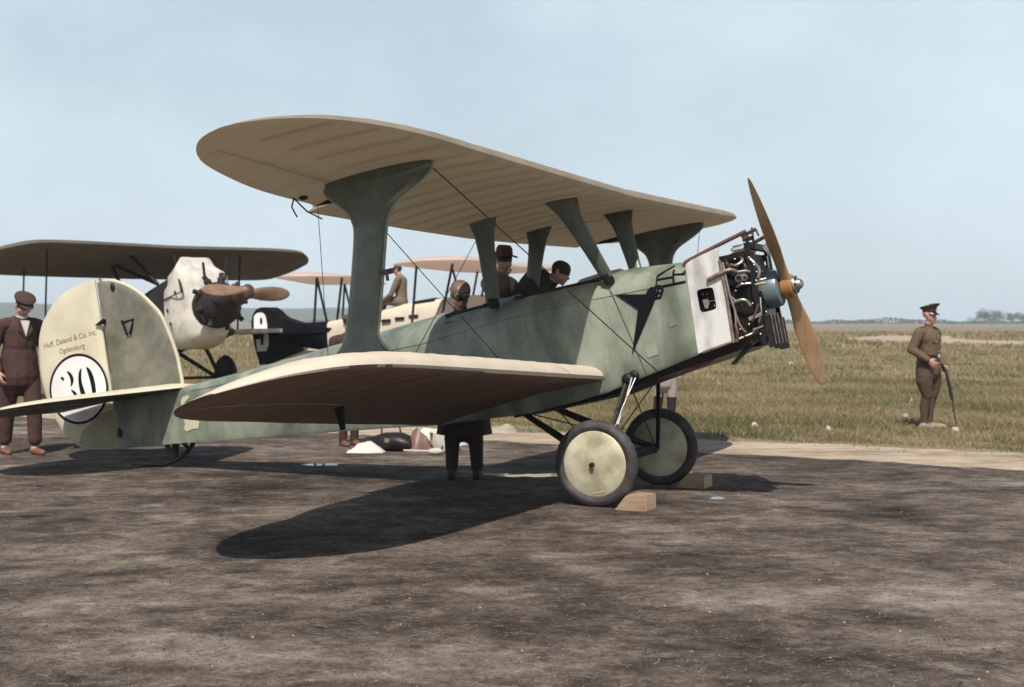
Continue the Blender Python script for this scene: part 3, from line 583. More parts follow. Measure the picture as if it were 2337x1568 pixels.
# front lower shutters
for i in range(8):
    y = -.30 + .042 * i; z1 = .985 - .012 * (i % 3); mb = MB(); mb.obox((1.515 + .004 * i, y, .845 - .004 * i), ((1, .5, 0), (-.5, 1, 0), (0, 0, 1)), (.032, .006, (z1 - .71) / 2)); part(mb, 'radiator_slat', DARKM)
    if i % 2 == 0: mb = MB(); mb.tube([(1.545 + .004 * i, y - .02, .99), (1.548 + .004 * i, y - .02, .73)], .005, 6); part(mb, 'slat_rod', BRASSY)
mb = MB(); mb.prism([(1.13, -.30, .625), (1.17, -.30, .62), (1.345, -.30, .745), (1.30, -.30, .775)], (0, .02, 0)); part(mb, 'drain_chute', DARKM)
mb = MB(); mb.lathe([(1.40, .15), (1.43, .168), (1.465, .17), (1.47, .163), (1.56, .16), (1.585, .152), (1.60, .13), (1.60, .05)], (0, 0, 1.2), (1, 0, 0), 40); gear = part(mb, 'reduction_gear', BLUEM)
mb = MB()
for i in range(10): a = 2 * math.pi * i / 10; mb.ell((1.436, .176 * math.cos(a), 1.2 + .176 * math.sin(a)), (.012, .009, .009), nu=8, nv=5)
part(mb, 'gear_bolt', STEEL, gear)
mb = MB(); mb.lathe([(1.02, .20), (1.20, .20), (1.40, .17)], (0, 0, 1.2), (1, 0, 0), 24); epart(mb, 'gear_housing', DARKM)
prop = empty('propeller'); prop.parent = plane
bd = Vector((0, -.62, .80)).normalized(); cd = Vector((1, 0, 0)).cross(bd)
for sgn in (1, -1):
    rings = []
    for r, ch, tk, tw in ((.0, .11, .11, 60), (.06, .115, .10, 58), (.14, .10, .075, 58), (.26, .125, .05, 53), (.42, .175, .036, 47), (.6, .20, .027, 42), (.78, .195, .02, 38), (.93, .165, .015, 35), (1.03, .11, .011, 33), (1.08, .065, .008, 32), (1.095, .02, .004, 32)):
        c = Vector((1.655, 0, 1.2)) + bd * r * sgn; ca, sa = math.cos(R(tw)), math.sin(R(tw)); q = []
        xc = (cd * sgn) * ca + Vector((1, 0, 0)) * sa; yc = Vector((1, 0, 0)) * ca - (cd * sgn) * sa
        for j in range(18):
            a = 2 * math.pi * j / 18; q.append(c + xc * ch / 2 * math.cos(a) + yc * tk / 2 * math.sin(a))
        rings.append(q)
    o = part(MB().loft(rings), 'blade', WOODPT, prop, smooth=60)
mb = MB(); mb.lathe([(1.60, .085), (1.61, .10), (1.64, .105), (1.69, .10), (1.70, .09)], (0, 0, 1.2), (1, 0, 0), 28); part(mb, 'boss', WOODP, prop)
mb = MB(); mb.lathe([(1.70, .078), (1.712, .08), (1.725, .075), (1.728, .05), (1.765, .042), (1.785, .02), (1.79, .002)], (0, 0, 1.2), (1, 0, 0), 24); part(mb, 'hub_plate', STEEL, prop)
mb = MB()
for i in range(8): a = 2 * math.pi * i / 8; mb.lathe([(1.72, .009), (1.74, .009), (1.74, .001)], (0, .063 * math.cos(a), 1.2 + .063 * math.sin(a)), (1, 0, 0), 8)
part(mb, 'hub_bolt', DARKM, prop)

# ================================================================== CHOCKS
def chock(sgn, label):
    m = body_matrix(PSI, 0, (1.0505, 11.698, 0)) @ Matrix.Translation((.34, sgn * .80, 0))
    e = empty('wheel_chock', m=m)
    pr = [(-.14, 0.003), (.13, .003), (.13, .13), (-.04, .13)]
    mb = MB(); mb.prism([(x, -.13, z) for x, z in pr], (0, .26, 0)); mb.build('wedge', CHOCK, e, bevel=.006)
    mb = MB(); mb.box((.130, -.122, .010), (.1335, .122, .122)); mb.build('sawn_end', CHOCKE, e, smooth=0)
    tag(e, label, 'wheel chock', 'chocks under the biplane wheels')
chock(-1, 'wooden wheel chock in front of the near cream-disc wheel'); chock(1, 'wooden wheel chock in the shade in front of the far wheel')

# ================================================================== SETTING
def layered(name, cols, layers, rough=.9, bump=.3, bsc=25., spec=.2):
    """cols: ramp stops (pos, colour); layers: (noise scale, (sx, sy), weight, detail)"""
    m = bpy.data.materials.new(name); m.use_nodes = True; t = m.node_tree; t.nodes.clear()
    o = nn(t, 'ShaderNodeOutputMaterial'); p = nn(t, 'ShaderNodeBsdfPrincipled'); p.inputs['Roughness'].default_value = rough; p.inputs['Specular IOR Level'].default_value = spec
    tcn = nn(t, 'ShaderNodeTexCoord'); acc = None
    for sc, st_, wgt, det in layers:
        mpn = nn(t, 'ShaderNodeMapping'); mpn.inputs['Scale'].default_value = (st_[0], st_[1], 1); mpn.inputs['Location'].default_value = (sc * 3.1, sc * 1.7, 0)
        t.links.new(tcn.outputs['Object'], mpn.inputs[0])
        n1 = nn(t, 'ShaderNodeTexNoise'); n1.inputs['Scale'].default_value = sc; n1.inputs['Detail'].default_value = det; n1.inputs['Roughness'].default_value = .66; n1.inputs['Distortion'].default_value = .35
        t.links.new(mpn.outputs[0], n1.inputs['Vector'])
        a = nn(t, 'ShaderNodeMath', operation='MULTIPLY_ADD'); t.links.new(n1.outputs['Fac'], a.inputs[0]); a.inputs[1].default_value = wgt
        if acc is None: a.inputs[2].default_value = 0
        else: t.links.new(acc, a.inputs[2])
        acc = a.outputs[0]
    r = nn(t, 'ShaderNodeValToRGB'); el_ = r.color_ramp.elements
    while len(el_) < len(cols): el_.new(.5)
    for e, (q, c) in zip(el_, cols): e.position = q; e.color = (*c, 1)
    t.links.new(acc, r.inputs[0]); t.links.new(r.outputs[0], p.inputs['Base Color'])
    nb = nn(t, 'ShaderNodeTexNoise'); nb.inputs['Scale'].default_value = bsc; nb.inputs['Detail'].default_value = 6; t.links.new(tcn.outputs['Object'], nb.inputs['Vector'])
    b = nn(t, 'ShaderNodeBump'); b.inputs['Strength'].default_value = bump; b.inputs['Distance'].default_value = .03; t.links.new(nb.outputs['Fac'], b.inputs['Height']); t.links.new(b.outputs[0], p.inputs['Normal'])
    t.links.new(p.outputs[0], o.inputs['Surface']); return m
TARMAC = layered('tarmac', [(.465, (.014, .010, .008)), (.52, (.050, .037, .029)), (.563, (.112, .085, .066)), (.603, (.195, .154, .122)), (.665, (.36, .305, .255))],
                 [(.42, (.75, 1.0), .26, 5), (1.3, (.8, 1.0), .28, 9), (6, (.8, 1.0), .22, 9), (30, (1, 1), .17, 6), (130, (1, 1), .20, 4)], .88, .7, 55)
FIELD = layered('dry_field', [(.38, (.085, .085, .045)), (.46, (.165, .145, .085)), (.54, (.26, .205, .13)), (.62, (.33, .265, .18))],
                [(.02, (.3, 1.9), .40, 5), (.25, (.5, 1.4), .30, 5), (2.2, (1, 1), .22, 6), (14, (1, 1), .14, 5)], .95, .6, 12)
SAND = layered('sand', [(.38, (.20, .155, .105)), (.47, (.38, .295, .21)), (.54, (.50, .40, .30)), (.62, (.60, .50, .39))], [(.8, (.5, 1.5), .4, 5), (4, (.6, 1.4), .35, 6), (30, (1, 1), .25, 4)], .95, .5, 30)
def sheet(name, pts, z, m, kind='structure'):
    mb = MB(); mb.add([(x, y, z) for x, y in pts], [tuple(range(len(pts)))]); o = mb.build(name, m, smooth=0); tag(o, kind=kind); return o
mb = MB(); mb.add([(-2600, -200, 0), (2600, -200, 0), (2600, 2600, 0), (-2600, 2600, 0)], [(0, 1, 2, 3)]); g = mb.build('ground', FIELD, smooth=0); tag(g, kind='structure')
def edge(f, amp, x0=-45, x1=45, n=700, seed=1):
    r = np.random.default_rng(seed); xs = np.linspace(x0, x1, n); k = np.zeros(n)
    for w, a in ((3, .3), (9, .35), (25, .25), (70, .2)):
        q = r.normal(size=int((x1 - x0) * w / 9) + 4); k += a * np.interp(np.linspace(0, len(q) - 1, n), range(len(q)), q)
    return [(float(x), float(f(x) + amp * d)) for x, d in zip(xs, k)]
tar_edge = lambda x: 16.72 - .583 * x
gr_edge = lambda x: 18.62 - .51 * x
e1 = edge(tar_edge, .26, seed=3); e2 = edge(gr_edge, .30, seed=5)
sheet('sand_verge', [(x, y - 1.2) for x, y in edge(tar_edge, .0)] + e2[::-1], .004, SAND)
sheet('tarmac', [(-45, -60), (45, -60)] + e1[::-1], .008, TARMAC)
PATH = [(20, 50), (22, 56), (25.9, 66.6), (36, 100), (37.5, 126), (42, 170), (60, 180), (50, 140), (47, 110), (38, 88), (30, 68), (27, 52), (25, 44)]
PATH = [(60, 53), (45, 62), (34, 74), (27.5, 88), (26.5, 104), (31, 122), (40, 140), (46, 138), (40, 120), (38, 108), (40, 96), (48, 84), (62, 74), (75, 70), (75, 50)]
sheet('sand_path', PATH, .004, SAND)
def in_poly(x, y, P):
    c = np.zeros(len(x), bool); n = len(P)
    for i in range(n):
        (x0, y0), (x1, y1) = P[i], P[(i + 1) % n]
        if y0 == y1: continue
        c ^= ((y0 > y) != (y1 > y)) & (x < (x1 - x0) * (y - y0) / (y1 - y0) + x0)
    return c
PUD = mat('puddle_water', (.10, .10, .105), .045, (.08, .08, .08), spec=1.0)
def puddle(cx, cy, rx, ry, seed):
    r = random.Random(seed); n = 26; k = [1 + .28 * r.uniform(-1, 1) for _ in range(n)]; P = []
    for i in range(n): a = 2 * math.pi * i / n; P.append((cx + rx * k[i] * math.cos(a), cy + ry * k[(i * 3) % n] * math.sin(a)))
    P = [p[:2] for p in cr_spline(P, 3, True)]
    sheet('puddle', P, .0125, PUD)
puddle(-2.0, 14.13, .24, .11, 1); puddle(.27, 13.15, .42, .14, 2); puddle(1.72, 11.46, .15, .10, 3); puddle(-.1, 13.25, .25, .06, 8)


# ---- pebbles and straw on the tarmac (uncountable)
pv = []; pf = []
for i in range(18000):
    if i < 1200: x = rng.uniform(.6, 2.6); y = 4.6 + 3.2 * rng.random() ** 1.6
    else: y = 4.6 + 9 * rng.random() ** 1.7; x = rng.uniform(-.44, .44) * y
    s = rng.uniform(.0014, .0042) * (1 + 1.2 * (rng.random() < .05)); b = len(pv); a0 = rng.uniform(0, 6.3)
    for k in range(5): a = a0 + 2 * math.pi * k / 5; pv.append((x + s * math.cos(a) * rng.uniform(.7, 1.3), y + s * math.sin(a) * rng.uniform(.7, 1.3), .009))
    pv.append((x, y, .009 + s * .9)); pf += [(b + k, b + (k + 1) % 5, b + 5) for k in range(5)]
mb = MB(); mb.add(pv, pf); o = mb.build('gravel', mat('pale_pebble', (.40, .34, .28), .9, (.022, .017, .014), sc=40, lo=.40, hi=.52), smooth=0); tag(o, 'small pale stones scattered over the dark tarmac', 'gravel', kind='stuff')
pv = []; pf = []
for i in range(2600):
    x = rng.uniform(-5.5, 5.5); y = rng.uniform(4.7, 15.5)
    if abs(x) > y * .43: continue
    L = rng.uniform(.03, .13); a = rng.normal(0, .6); w = .0022; c, s = math.cos(a), math.sin(a); cv = rng.normal(0, .15) * L; b = len(pv)
    for t in (-.5, 0, .5):
        px, py = x + c * L * t - s * cv * (1 - 4 * t * t), y + s * L * t + c * cv * (1 - 4 * t * t)
        pv += [(px - s * w, py + c * w, .0115), (px + s * w, py - c * w, .0115)]
    pf += [(b, b + 1, b + 3, b + 2), (b + 2, b + 3, b + 5, b + 4)]
mb = MB(); mb.add(pv, pf); o = mb.build('straw', mat('pale_straw', (.42, .36, .29), .9, (.16, .13, .105), sc=3), smooth=0); tag(o, 'loose bits of dry straw lying on the tarmac', 'straw', kind='stuff')

# ---- grass (one mass)
def grass_field(name, n, dmin, dmax, hmin, hmax, wid, seed, label, green_edge=True):
    r = np.random.default_rng(seed)
    d = dmin + (dmax - dmin) * r.random(n * 3) ** 1.0; x = (r.random(n * 3) * 2 - 1) * (d * .43 + 1.0)
    keep = d > (18.72 - .51 * x) + r.normal(0, .18, len(d)) - r.exponential(.30, len(d)) * (np.sin(x * 5.3) * np.sin(x * 2.1 + 1) + r.normal(0, .2, len(d)) > .25); keep &= (r.random(len(d)) < .25 + .75 * (dmin / d) ** 1.2)
    keep &= ~in_poly(x, d, PATH)
    # clumping
    cl = np.sin(x * 3.1 + 1.3 * np.sin(d * 1.9)) * np.sin(d * 2.7 + 1.1 * np.sin(x * 2.3)) + .6 * np.sin(x * 7.7 + d * 5.1)
    keep &= r.random(len(d)) < np.clip(.55 + .45 * cl, .12, 1)
    x = x[keep][:n]; y = d[keep][:n]; cl = cl[keep][:n]; k = len(x)
    dist = y - (18.62 - .51 * x)
    h = (hmin + (hmax - hmin) * r.random(k) ** 1.7) * np.clip(.35 + dist / 1.6, .35, 1.0) * (1 + .25 * cl)
    a = r.random(k) * 2 * math.pi; lean = r.normal(0, .42, (k, 2)) * h[:, None]
    w = wid * (.6 + .8 * r.random(k)) * (1 + .03 * (y - 16))
    V = np.zeros((k, 4, 3)); dx = np.cos(a) * w; dy = np.sin(a) * w * .4
    V[:, 0] = np.stack([x - dx, y - dy, np.full(k, -.01)], 1); V[:, 1] = np.stack([x + dx, y + dy, np.full(k, -.01)], 1)
    V[:, 2] = np.stack([x + lean[:, 0] * .45 + dx * .7, y + lean[:, 1] * .45, h * .6], 1); V[:, 3] = np.stack([x + lean[:, 0], y + lean[:, 1], h], 1)
    me = bpy.data.meshes.new(name); idx = np.arange(k) * 4
    F = np.stack([idx, idx + 1, idx + 2, idx, idx + 2, idx + 3], 1).reshape(-1)
    me.vertices.add(k * 4); me.vertices.foreach_set('co', V.reshape(-1)); me.loops.add(k * 6); me.loops.foreach_set('vertex_index', F)
    me.polygons.add(k * 2); me.polygons.foreach_set('loop_start', np.arange(k * 2) * 3); me.polygons.foreach_set('loop_total', np.full(k * 2, 3)); me.update(); me.validate()
    at = me.attributes.new('tint', 'FLOAT', 'POINT')
    g = np.clip(.37 + .22 * r.normal(size=k) + .13 * np.sin(x * .9 + 1.4 * np.sin(y * .55)) + .10 * np.sin(y * 1.3 + x * .35) + (.48 * np.exp(-np.clip(dist - .15, 0, 9) / .55) if green_edge else 0), 0, 1)
    at.data.foreach_set('value', np.repeat(g, 4).astype(np.float32))
    o = bpy.data.objects.new(name, me); COL.objects.link(o); me.materials.append(GRASS); tag(o, label, 'grass', kind='stuff'); return o
GRASS = bpy.data.materials.new('grass'); GRASS.use_nodes = True; t = GRASS.node_tree; t.nodes.clear()
o_ = nn(t, 'ShaderNodeOutputMaterial'); p_ = nn(t, 'ShaderNodeBsdfPrincipled'); p_.inputs['Roughness'].default_value = .8; p_.inputs['Specular IOR Level'].default_value = .15
at_ = nn(t, 'ShaderNodeAttribute', attribute_name='tint'); rp = nn(t, 'ShaderNodeValToRGB'); E_ = rp.color_ramp.elements; E_.new(.4); E_.new(.62)
for e, (q, c) in zip(E_, ((0, (.42, .32, .20)), (.3, (.30, .235, .13)), (.55, (.17, .16, .07)), (.9, (.10, .125, .035)))): e.position = q; e.color = (*c, 1)
t.links.new(at_.outputs['Fac'], rp.inputs[0]); t.links.new(rp.outputs[0], p_.inputs['Base Color'])
tr_ = nn(t, 'ShaderNodeBsdfTranslucent'); t.links.new(rp.outputs[0], tr_.inputs['Color']); ms_ = nn(t, 'ShaderNodeMixShader'); ms_.inputs[0].default_value = .25
t.links.new(p_.outputs[0], ms_.inputs[1]); t.links.new(tr_.outputs[0], ms_.inputs[2]); t.links.new(ms_.outputs[0], o_.inputs['Surface'])
grass_field('grass', 300000, 15, 34, .02, .115, .0034, 11, 'dry brown and green grass of the airfield beyond the sandy verge')
grass_field('grass', 60000, 75, 190, .10, .30, .022, 13, 'farthest rough pasture towards the horizon', False)
grass_field('grass', 110000, 32, 75, .04, .15, .009, 12, 'farther pale dry grass of the open airfield', False)

# ---- litter in the grass
PAPER = mat('white_paper', (.62, .58, .52), .8, (.48, .44, .39), sc=9)
def onground(px, py): d = 3008 * 1.55 / (py - 733); return ((px - 1168.5) / 3008 * d, d)
for i, (px, py, s, lb) in enumerate(((2066, 958, .085, 'largest white paper scrap, in the grass left of the soldier\'s boots'), (1806, 832, .12, 'white paper scrap far out in the grass right of the propeller tip'),
        (1722, 976, .06, 'white paper scrap in the grass right of the far wheel'), (2080, 918, .045, 'small white scrap level with the soldier\'s knees'), (2185, 806, .07, 'small pale scrap by the distant sandy path'),
        (1890, 984, .05, 'crumpled pale scrap at the green edge of the verge'), (2180, 988, .07, 'flat pale scrap on the bare ground right of the soldier\'s boots'))):
    x, y = onground(px, py); s *= .72; mb = MB(); r = random.Random(i); n = 9
    ring = [(s * (1 + .3 * r.uniform(-1, 1)) * math.cos(2 * math.pi * k / n), s * .6 * (1 + .3 * r.uniform(-1, 1)) * math.sin(2 * math.pi * k / n), .02 + .03 * r.random()) for k in range(n)]
    top = [(p[0] * .5, p[1] * .5, .05 + s * .7 * r.uniform(.6, 1.1)) for p in ring]; mb.loft([[(p[0], p[1], -.0) for p in ring], ring, top]); o = mb.build('paper_scrap', PAPER, smooth=0); o.location = (x, y, 0.0)
    tag(o, lb, 'paper scrap', 'litter on the airfield')

# ---- far trees, hedge line and hills
BARK = mat('bark', (.09, .07, .055), .9)
LEAF = mat('far_foliage', (.055, .075, .04), .8, (.035, .05, .028), sc=.5)
def tree(px, d, h, wd, label, seed, hz=0):
    r = np.random.default_rng(seed); x = (px - 1168.5) / 3008 * d; e = empty('tree', (x, d, 0))
    mb = MB(); mb.tube([(0, 0, -.3), (0, 0, h * .3), (.1 * wd, 0, h * .6)], [h * .035, h * .025, h * .012], 8)
    for k in range(5): a = r.uniform(0, 6.3); mb.tube([(0, 0, h * .28), (math.cos(a) * wd * .25, math.sin(a) * wd * .25, h * .55)], [h * .015, h * .006], 6)
    mb.build('trunk', BARK, e)
    n = 1500; v = []; f = []
    lob = [(r.normal(0, wd * .2), r.normal(0, wd * .2), h * r.uniform(.35, .8), wd * r.uniform(.18, .32)) for _ in range(9)]
    for i in range(n):
        c = lob[i % 9]; q = r.normal(size=3); q /= np.linalg.norm(q); rad = c[3] * r.random() ** .35; p = np.array(c[:3]) + q * rad * np.array([1, 1, .8]); p[2] = max(p[2], h * .08)
        s = h * .035 * r.uniform(.6, 1.4); u = r.normal(size=3); u /= np.linalg.norm(u); w = np.cross(u, r.normal(size=3)); w /= np.linalg.norm(w); b = len(v)
        v += [tuple(p - u * s), tuple(p + w * s * .6), tuple(p + u * s), tuple(p - w * s * .6)]; f.append((b, b + 1, b + 2, b + 3))
    mb = MB(); mb.add(v, f); mb.build('crown', LEAF, e, smooth=0); tag(e, label, 'tree', 'trees on the horizon'); return e
tree(2247, 700, 8.2, 8, 'left tree of the dark clump on the right horizon', 1); tree(2275, 710, 8.0, 11.5, 'broad tree in the middle of the dark clump on the right horizon', 2)
tree(2305, 700, 6.2, 7, 'small tree right of the dark clump on the right horizon', 3); tree(2337, 690, 6.5, 8, 'tree at the right picture edge on the horizon', 4); tree(2222, 715, 4.0, 8, 'low bushy tree at the left foot of the dark clump on the right horizon', 5)
# hedge line along the horizon, one mass
r = np.random.default_rng(21); v = []; f = []
for i in range(9000):
    x = r.uniform(-150, 420); d = 760 + r.uniform(-8, 8); hh = 1.2 + 1.6 * max(0, math.sin(x * .05) * math.sin(x * .017 + 1)) + 1.0 * max(0, math.sin(x * .21))
    p = np.array([x, d, r.random() * hh]); s = .45 * r.uniform(.6, 1.4); u = r.normal(size=3); u /= np.linalg.norm(u); w = np.cross(u, r.normal(size=3)); w /= np.linalg.norm(w); b = len(v)
    v += [tuple(p - u * s * 1.6), tuple(p + w * s), tuple(p + u * s * 1.6), tuple(p - w * s)]; f.append((b, b + 1, b + 2, b + 3))
mb = MB(); mb.add(v, f); o = mb.build('hedgerow', LEAF, smooth=0); tag(o, 'low hazy hedgerow along the horizon', 'hedge', kind='stuff')
HILL = layered('wooded_hill', [(.35, (.045, .062, .035)), (.6, (.085, .10, .055))], [(.004, (1, 1), .6, 6), (.03, (1, 1), .4, 6)], .95, .2, .05)
n = 160; rings = []
for j, (dd, k) in enumerate(((1200, 0), (1260, .45), (1350, .8), (1480, 1.0), (1650, .7), (1850, 0))):
    rings.append([(x, dd, -1 + k * (ip(x, [-1400, -900, -420, -200, -60, 40, 140], [25, 24, 20, 17, 9, 3, 0]) * (1 + .10 * math.sin(x * .012 + j) + .05 * math.sin(x * .031 + 2 * j)))) for x in np.linspace(-1400, 160, n)])
mb = MB(); mb.loft(rings, closed=False, caps=False); o = mb.build('hill', HILL, smooth=60); tag(o, kind='structure')

# ================================================================== PEOPLE
SKIN = mat('skin', (.52, .30, .225), .55, (.46, .245, .18), sc=14); SKINP = mat('sunburnt_skin', (.56, .29, .235), .5, (.48, .23, .185), sc=14)
HAIR = mat('dark_hair', (.03, .02, .014), .6); KHAKI = mat('khaki_wool', (.145, .10, .058), .9, (.10, .07, .04), sc=9, bump=.8, bsc=13)
KHAKID = mat('dark_khaki', (.085, .055, .033), .9, (.06, .04, .025), sc=9, bump=.8, bsc=13); PUTTEE = mat('puttee', (.10, .068, .042), .85, (.075, .05, .032), sc=30, stretch=(1, 1, 4), bump=.4, bsc=60)
BUFF = mat('buff_leather', (.40, .30, .22), .7, (.28, .21, .155), sc=10); BLKL = mat('polished_black_leather', (.014, .011, .010), .3); BRASS = mat('brass', (.72, .60, .36), .3, metal=.8)
SUIT = mat('brown_suit', (.075, .036, .029), .9, (.05, .025, .020), sc=7, bump=.8, bsc=11); SHIRT = mat('white_shirt', (.72, .69, .65), .8); TAN = mat('tan_shoe', (.22, .10, .055), .5, (.15, .07, .04), sc=9)
CAPB = mat('brown_tweed', (.075, .045, .032), .95, (.055, .033, .024), sc=20); COATD = mat('dark_coat', (.040, .024, .019), .7, (.022, .014, .012), sc=6, bump=.8, bsc=11); FELT = mat('brown_felt', (.11, .06, .042), .9, (.085, .047, .033), sc=8)
LTH = mat('brown_flying_leather', (.20, .125, .085), .45, (.14, .085, .06), sc=8); PINK = mat('pink_scarf', (.62, .22, .25), .8); GREYW = mat('light_wool', (.42, .35, .315), .9, (.34, .28, .25), sc=8); STOCK = mat('dark_stockings', (.02, .016, .014), .85)
TUNIC = mat('olive_tunic', (.20, .15, .10), .9, (.15, .11, .075), sc=8)

def capsule(mb, p0, p1, r0, r1, m, flat=1.0, fwd=Vector((1, 0, 0)), n=14):
    p0, p1 = Vector(p0), Vector(p1); ax = p1 - p0; L = ax.length
    if L < 1e-5: ax = Vector((0, 0, 1)); L = 1e-5
    ax.normalize(); a = fwd - ax * fwd.dot(ax)
    if a.length < 1e-3: a = Vector((0, 0, 1)) - ax * ax.z
    a.normalize(); b = ax.cross(a); rings = []
    for k in (-80, -55, -25): q = R(k); rings.append((-(-math.sin(q)) * r0, r0 * math.cos(q)))
    pr = [(math.sin(R(k)) * r0, r0 * math.cos(R(k))) for k in (-80, -55, -25, 0)] + [(L + math.sin(R(k)) * r1, r1 * math.cos(R(k))) for k in (0, 25, 55, 80)]
    mb.loft([[p0 + ax * h + (a * math.cos(2 * math.pi * j / n) * flat + b * math.sin(2 * math.pi * j / n)) * rr for j in range(n)] for h, rr in pr], m)

def body_mesh(name, prims, mats, parent, vox=.011, smooth_it=4):
    """prims: (p0, p1, r0, r1, material index, flatness, forward) fused into one continuous skin"""
    mb = MB()
    for p in prims: capsule(mb, p[0], p[1], p[2], p[3], 0, p[5] if len(p) > 5 else 1.0, p[6] if len(p) > 6 else Vector((1, 0, 0)))
    o = mb.build(name, mats, None, smooth=0)
    rm = o.modifiers.new('r', 'REMESH'); rm.mode = 'VOXEL'; rm.voxel_size = vox
    sm = o.modifiers.new('s', 'SMOOTH'); sm.iterations = smooth_it; sm.factor = .5
    dg = bpy.context.evaluated_depsgraph_get(); me = bpy.data.meshes.new_from_object(o.evaluated_get(dg))
    old = o.data; o.modifiers.clear(); o.data = me; bpy.data.meshes.remove(old)
    me.materials.clear()
    for x in mats: me.materials.append(x)
    n = len(me.polygons); c = np.zeros(n * 3); me.polygons.foreach_get('center', c); c = c.reshape(-1, 3)
    best = np.full(n, 1e9); mi = np.zeros(n, int)
    for p in prims:
        a = np.array(p[0], float); b = np.array(p[1], float); ab = b - a; L2 = max(1e-9, ab @ ab); fl = p[5] if len(p) > 5 else 1.0
        t = np.clip(((c - a) @ ab) / L2, 0, 1); dv = c - (a + t[:, None] * ab)
        if fl != 1.0:
            fw = np.array(p[6] if len(p) > 6 else (1, 0, 0), float); dv = dv + (dv @ fw)[:, None] * fw * (1 / fl - 1)
        d = np.linalg.norm(dv, axis=1) - (p[2] + (p[3] - p[2]) * t); d = d - (p[7] if len(p) > 7 else 0); k = d < best; best[k] = d[k]; mi[k] = p[4]
    me.polygons.foreach_set('material_index', mi.astype(np.int32)); me.polygons.foreach_set('use_smooth', [True] * n); me.update()
    if parent: o.parent = parent
    return o

def hand(P, wrist, d, palm_n, thumb_side, m, curl=.6, s=1.0, mit=False):
    """palm + five fingers: d = direction of the fingers, palm_n = palm normal, thumb_side = towards the thumb"""
    w = Vector(wrist); d = Vector(d).normalized(); nn_ = Vector(palm_n).normalized(); th = Vector(thumb_side).normalized()
    k = w + d * .085 * s; P.append((tuple(w), tuple(w + d * .03 * s), .026 * s, .030 * s, m)); 
    for i, off in enumerate((.030, .010, -.010, -.029)):
        P.append((tuple(w + d * .02 * s + th * off * .7 * s), tuple(k + th * off * s), .016 * s, .0125 * s, m))
        L = (.038, .043, .040, .031)[i] * s; b0 = k + th * off * s; d1 = (d * math.cos(curl) + nn_ * math.sin(curl)).normalized(); b1 = b0 + d1 * L
        d2 = (d * math.cos(curl * 2.1) + nn_ * math.sin(curl * 2.1)).normalized(); b2 = b1 + d2 * L * .75
        P.append((tuple(b0), tuple(b1), .0105 * s, .0095 * s, m)); P.append((tuple(b1), tuple(b2), .0095 * s, .0078 * s, m))
    t0 = w + d * .022 * s + th * .026 * s; t1 = t0 + (th * .8 + d * .6 + nn_ * .3).normalized() * .042 * s; t2 = t1 + (d * .8 + nn_ * .5 + th * .15).normalized() * .032 * s
    P.append((tuple(t0), tuple(t1), .014 * s, .0115 * s, m)); P.append((tuple(t1), tuple(t2), .011 * s, .009 * s, m))

def head(P, c, fw, up, skin, hair=None, s=1.0):
    """c = centre of skull, fw = face direction"""
    c = Vector(c); f = Vector(fw).normalized(); u = Vector(up); u = (u - f * u.dot(f)).normalized(); l = u.cross(f)
    A = lambda x, y, z: tuple(c + (f * x + l * y + u * z) * s)
    P.append((A(-.022, 0, .028), A(.012, 0, .030), .083 * s, .080 * s, hair if hair is not None else skin, 1.0))
    P.append((A(.010, 0, .0), A(.022, 0, -.045), .073 * s, .066 * s, skin)); P.append((A(.030, .0, -.070), A(.050, 0, -.088), .046 * s, .032 * s, skin))
    P.append((A(.058, -.030, .012), A(.058, .030, .012), .022 * s, .022 * s, skin)); P.append((A(.075, 0, .0), A(.098, 0, -.035), .010 * s, .015 * s, skin)); P.append((A(.07, -.018, -.066), A(.07, .018, -.066), .012 * s, .012 * s, skin))
    for q in (-1, 1):
        P.append((A(-.004, .078 * q, .012), A(-.008, .080 * q, -.030), .015 * s, .010 * s, skin)); P.append((A(.045, .042 * q, -.02), A(.04, .05 * q, -.04), .024 * s, .022 * s, skin))
    return A
def eyes(A, s, parent):
    for q in (-1, 1):
        mb = MB(); mb.ell(A(.076, .031 * q, .002), (.011, .011, .009)); mb.build('eye', BLKL, parent)
    mb = MB(); mb.tube([A(.083, -.024, -.066), A(.086, 0, -.064), A(.083, .024, -.066)], .004, 6); mb.build('mouth', mat('lip', (.30, .11, .09), .6), parent)

# ---- soldier
X0, Y0 = 5.97, 18.9
sol = empty('person', (X0, Y0, 0), R(-48)); tag(sol, 'soldier in khaki uniform and peaked cap standing in the grass, facing right', 'person')
P = []; V = Vector
K, SK, PT, BF, KD = 0, 1, 2, 3, 4
for q, ax_, fx in ((-1, .02, .03), (1, -.03, .0)):       # q=-1 right (near) leg
    hip = (.0, .10 * q, .90); kn = (.035 + ax_, .125 * q, .49); an = (-.02 + ax_, .115 * q, .10)
    P += [(hip, (.01 + ax_ * .5, .135 * q, .74), .115, .118, KD, 1.05), ((.01 + ax_ * .5, .14 * q, .70), kn, .118, .074, KD, 1.0), (kn, (-.015 + ax_, .118 * q, .34), .064, .066, PT), ((-.015 + ax_, .118 * q, .34), an, .066, .042, PT),
          (an, (ax_ - .03, .125 * q, .05), .042, .042, BF), ((ax_ - .05, .13 * q, .045), (ax_ + .10, .165 * q, .04), .043, .043, BF), ((ax_ + .10, .165 * q, .042), (ax_ + .18, .185 * q, .036), .043, .032, BF)]
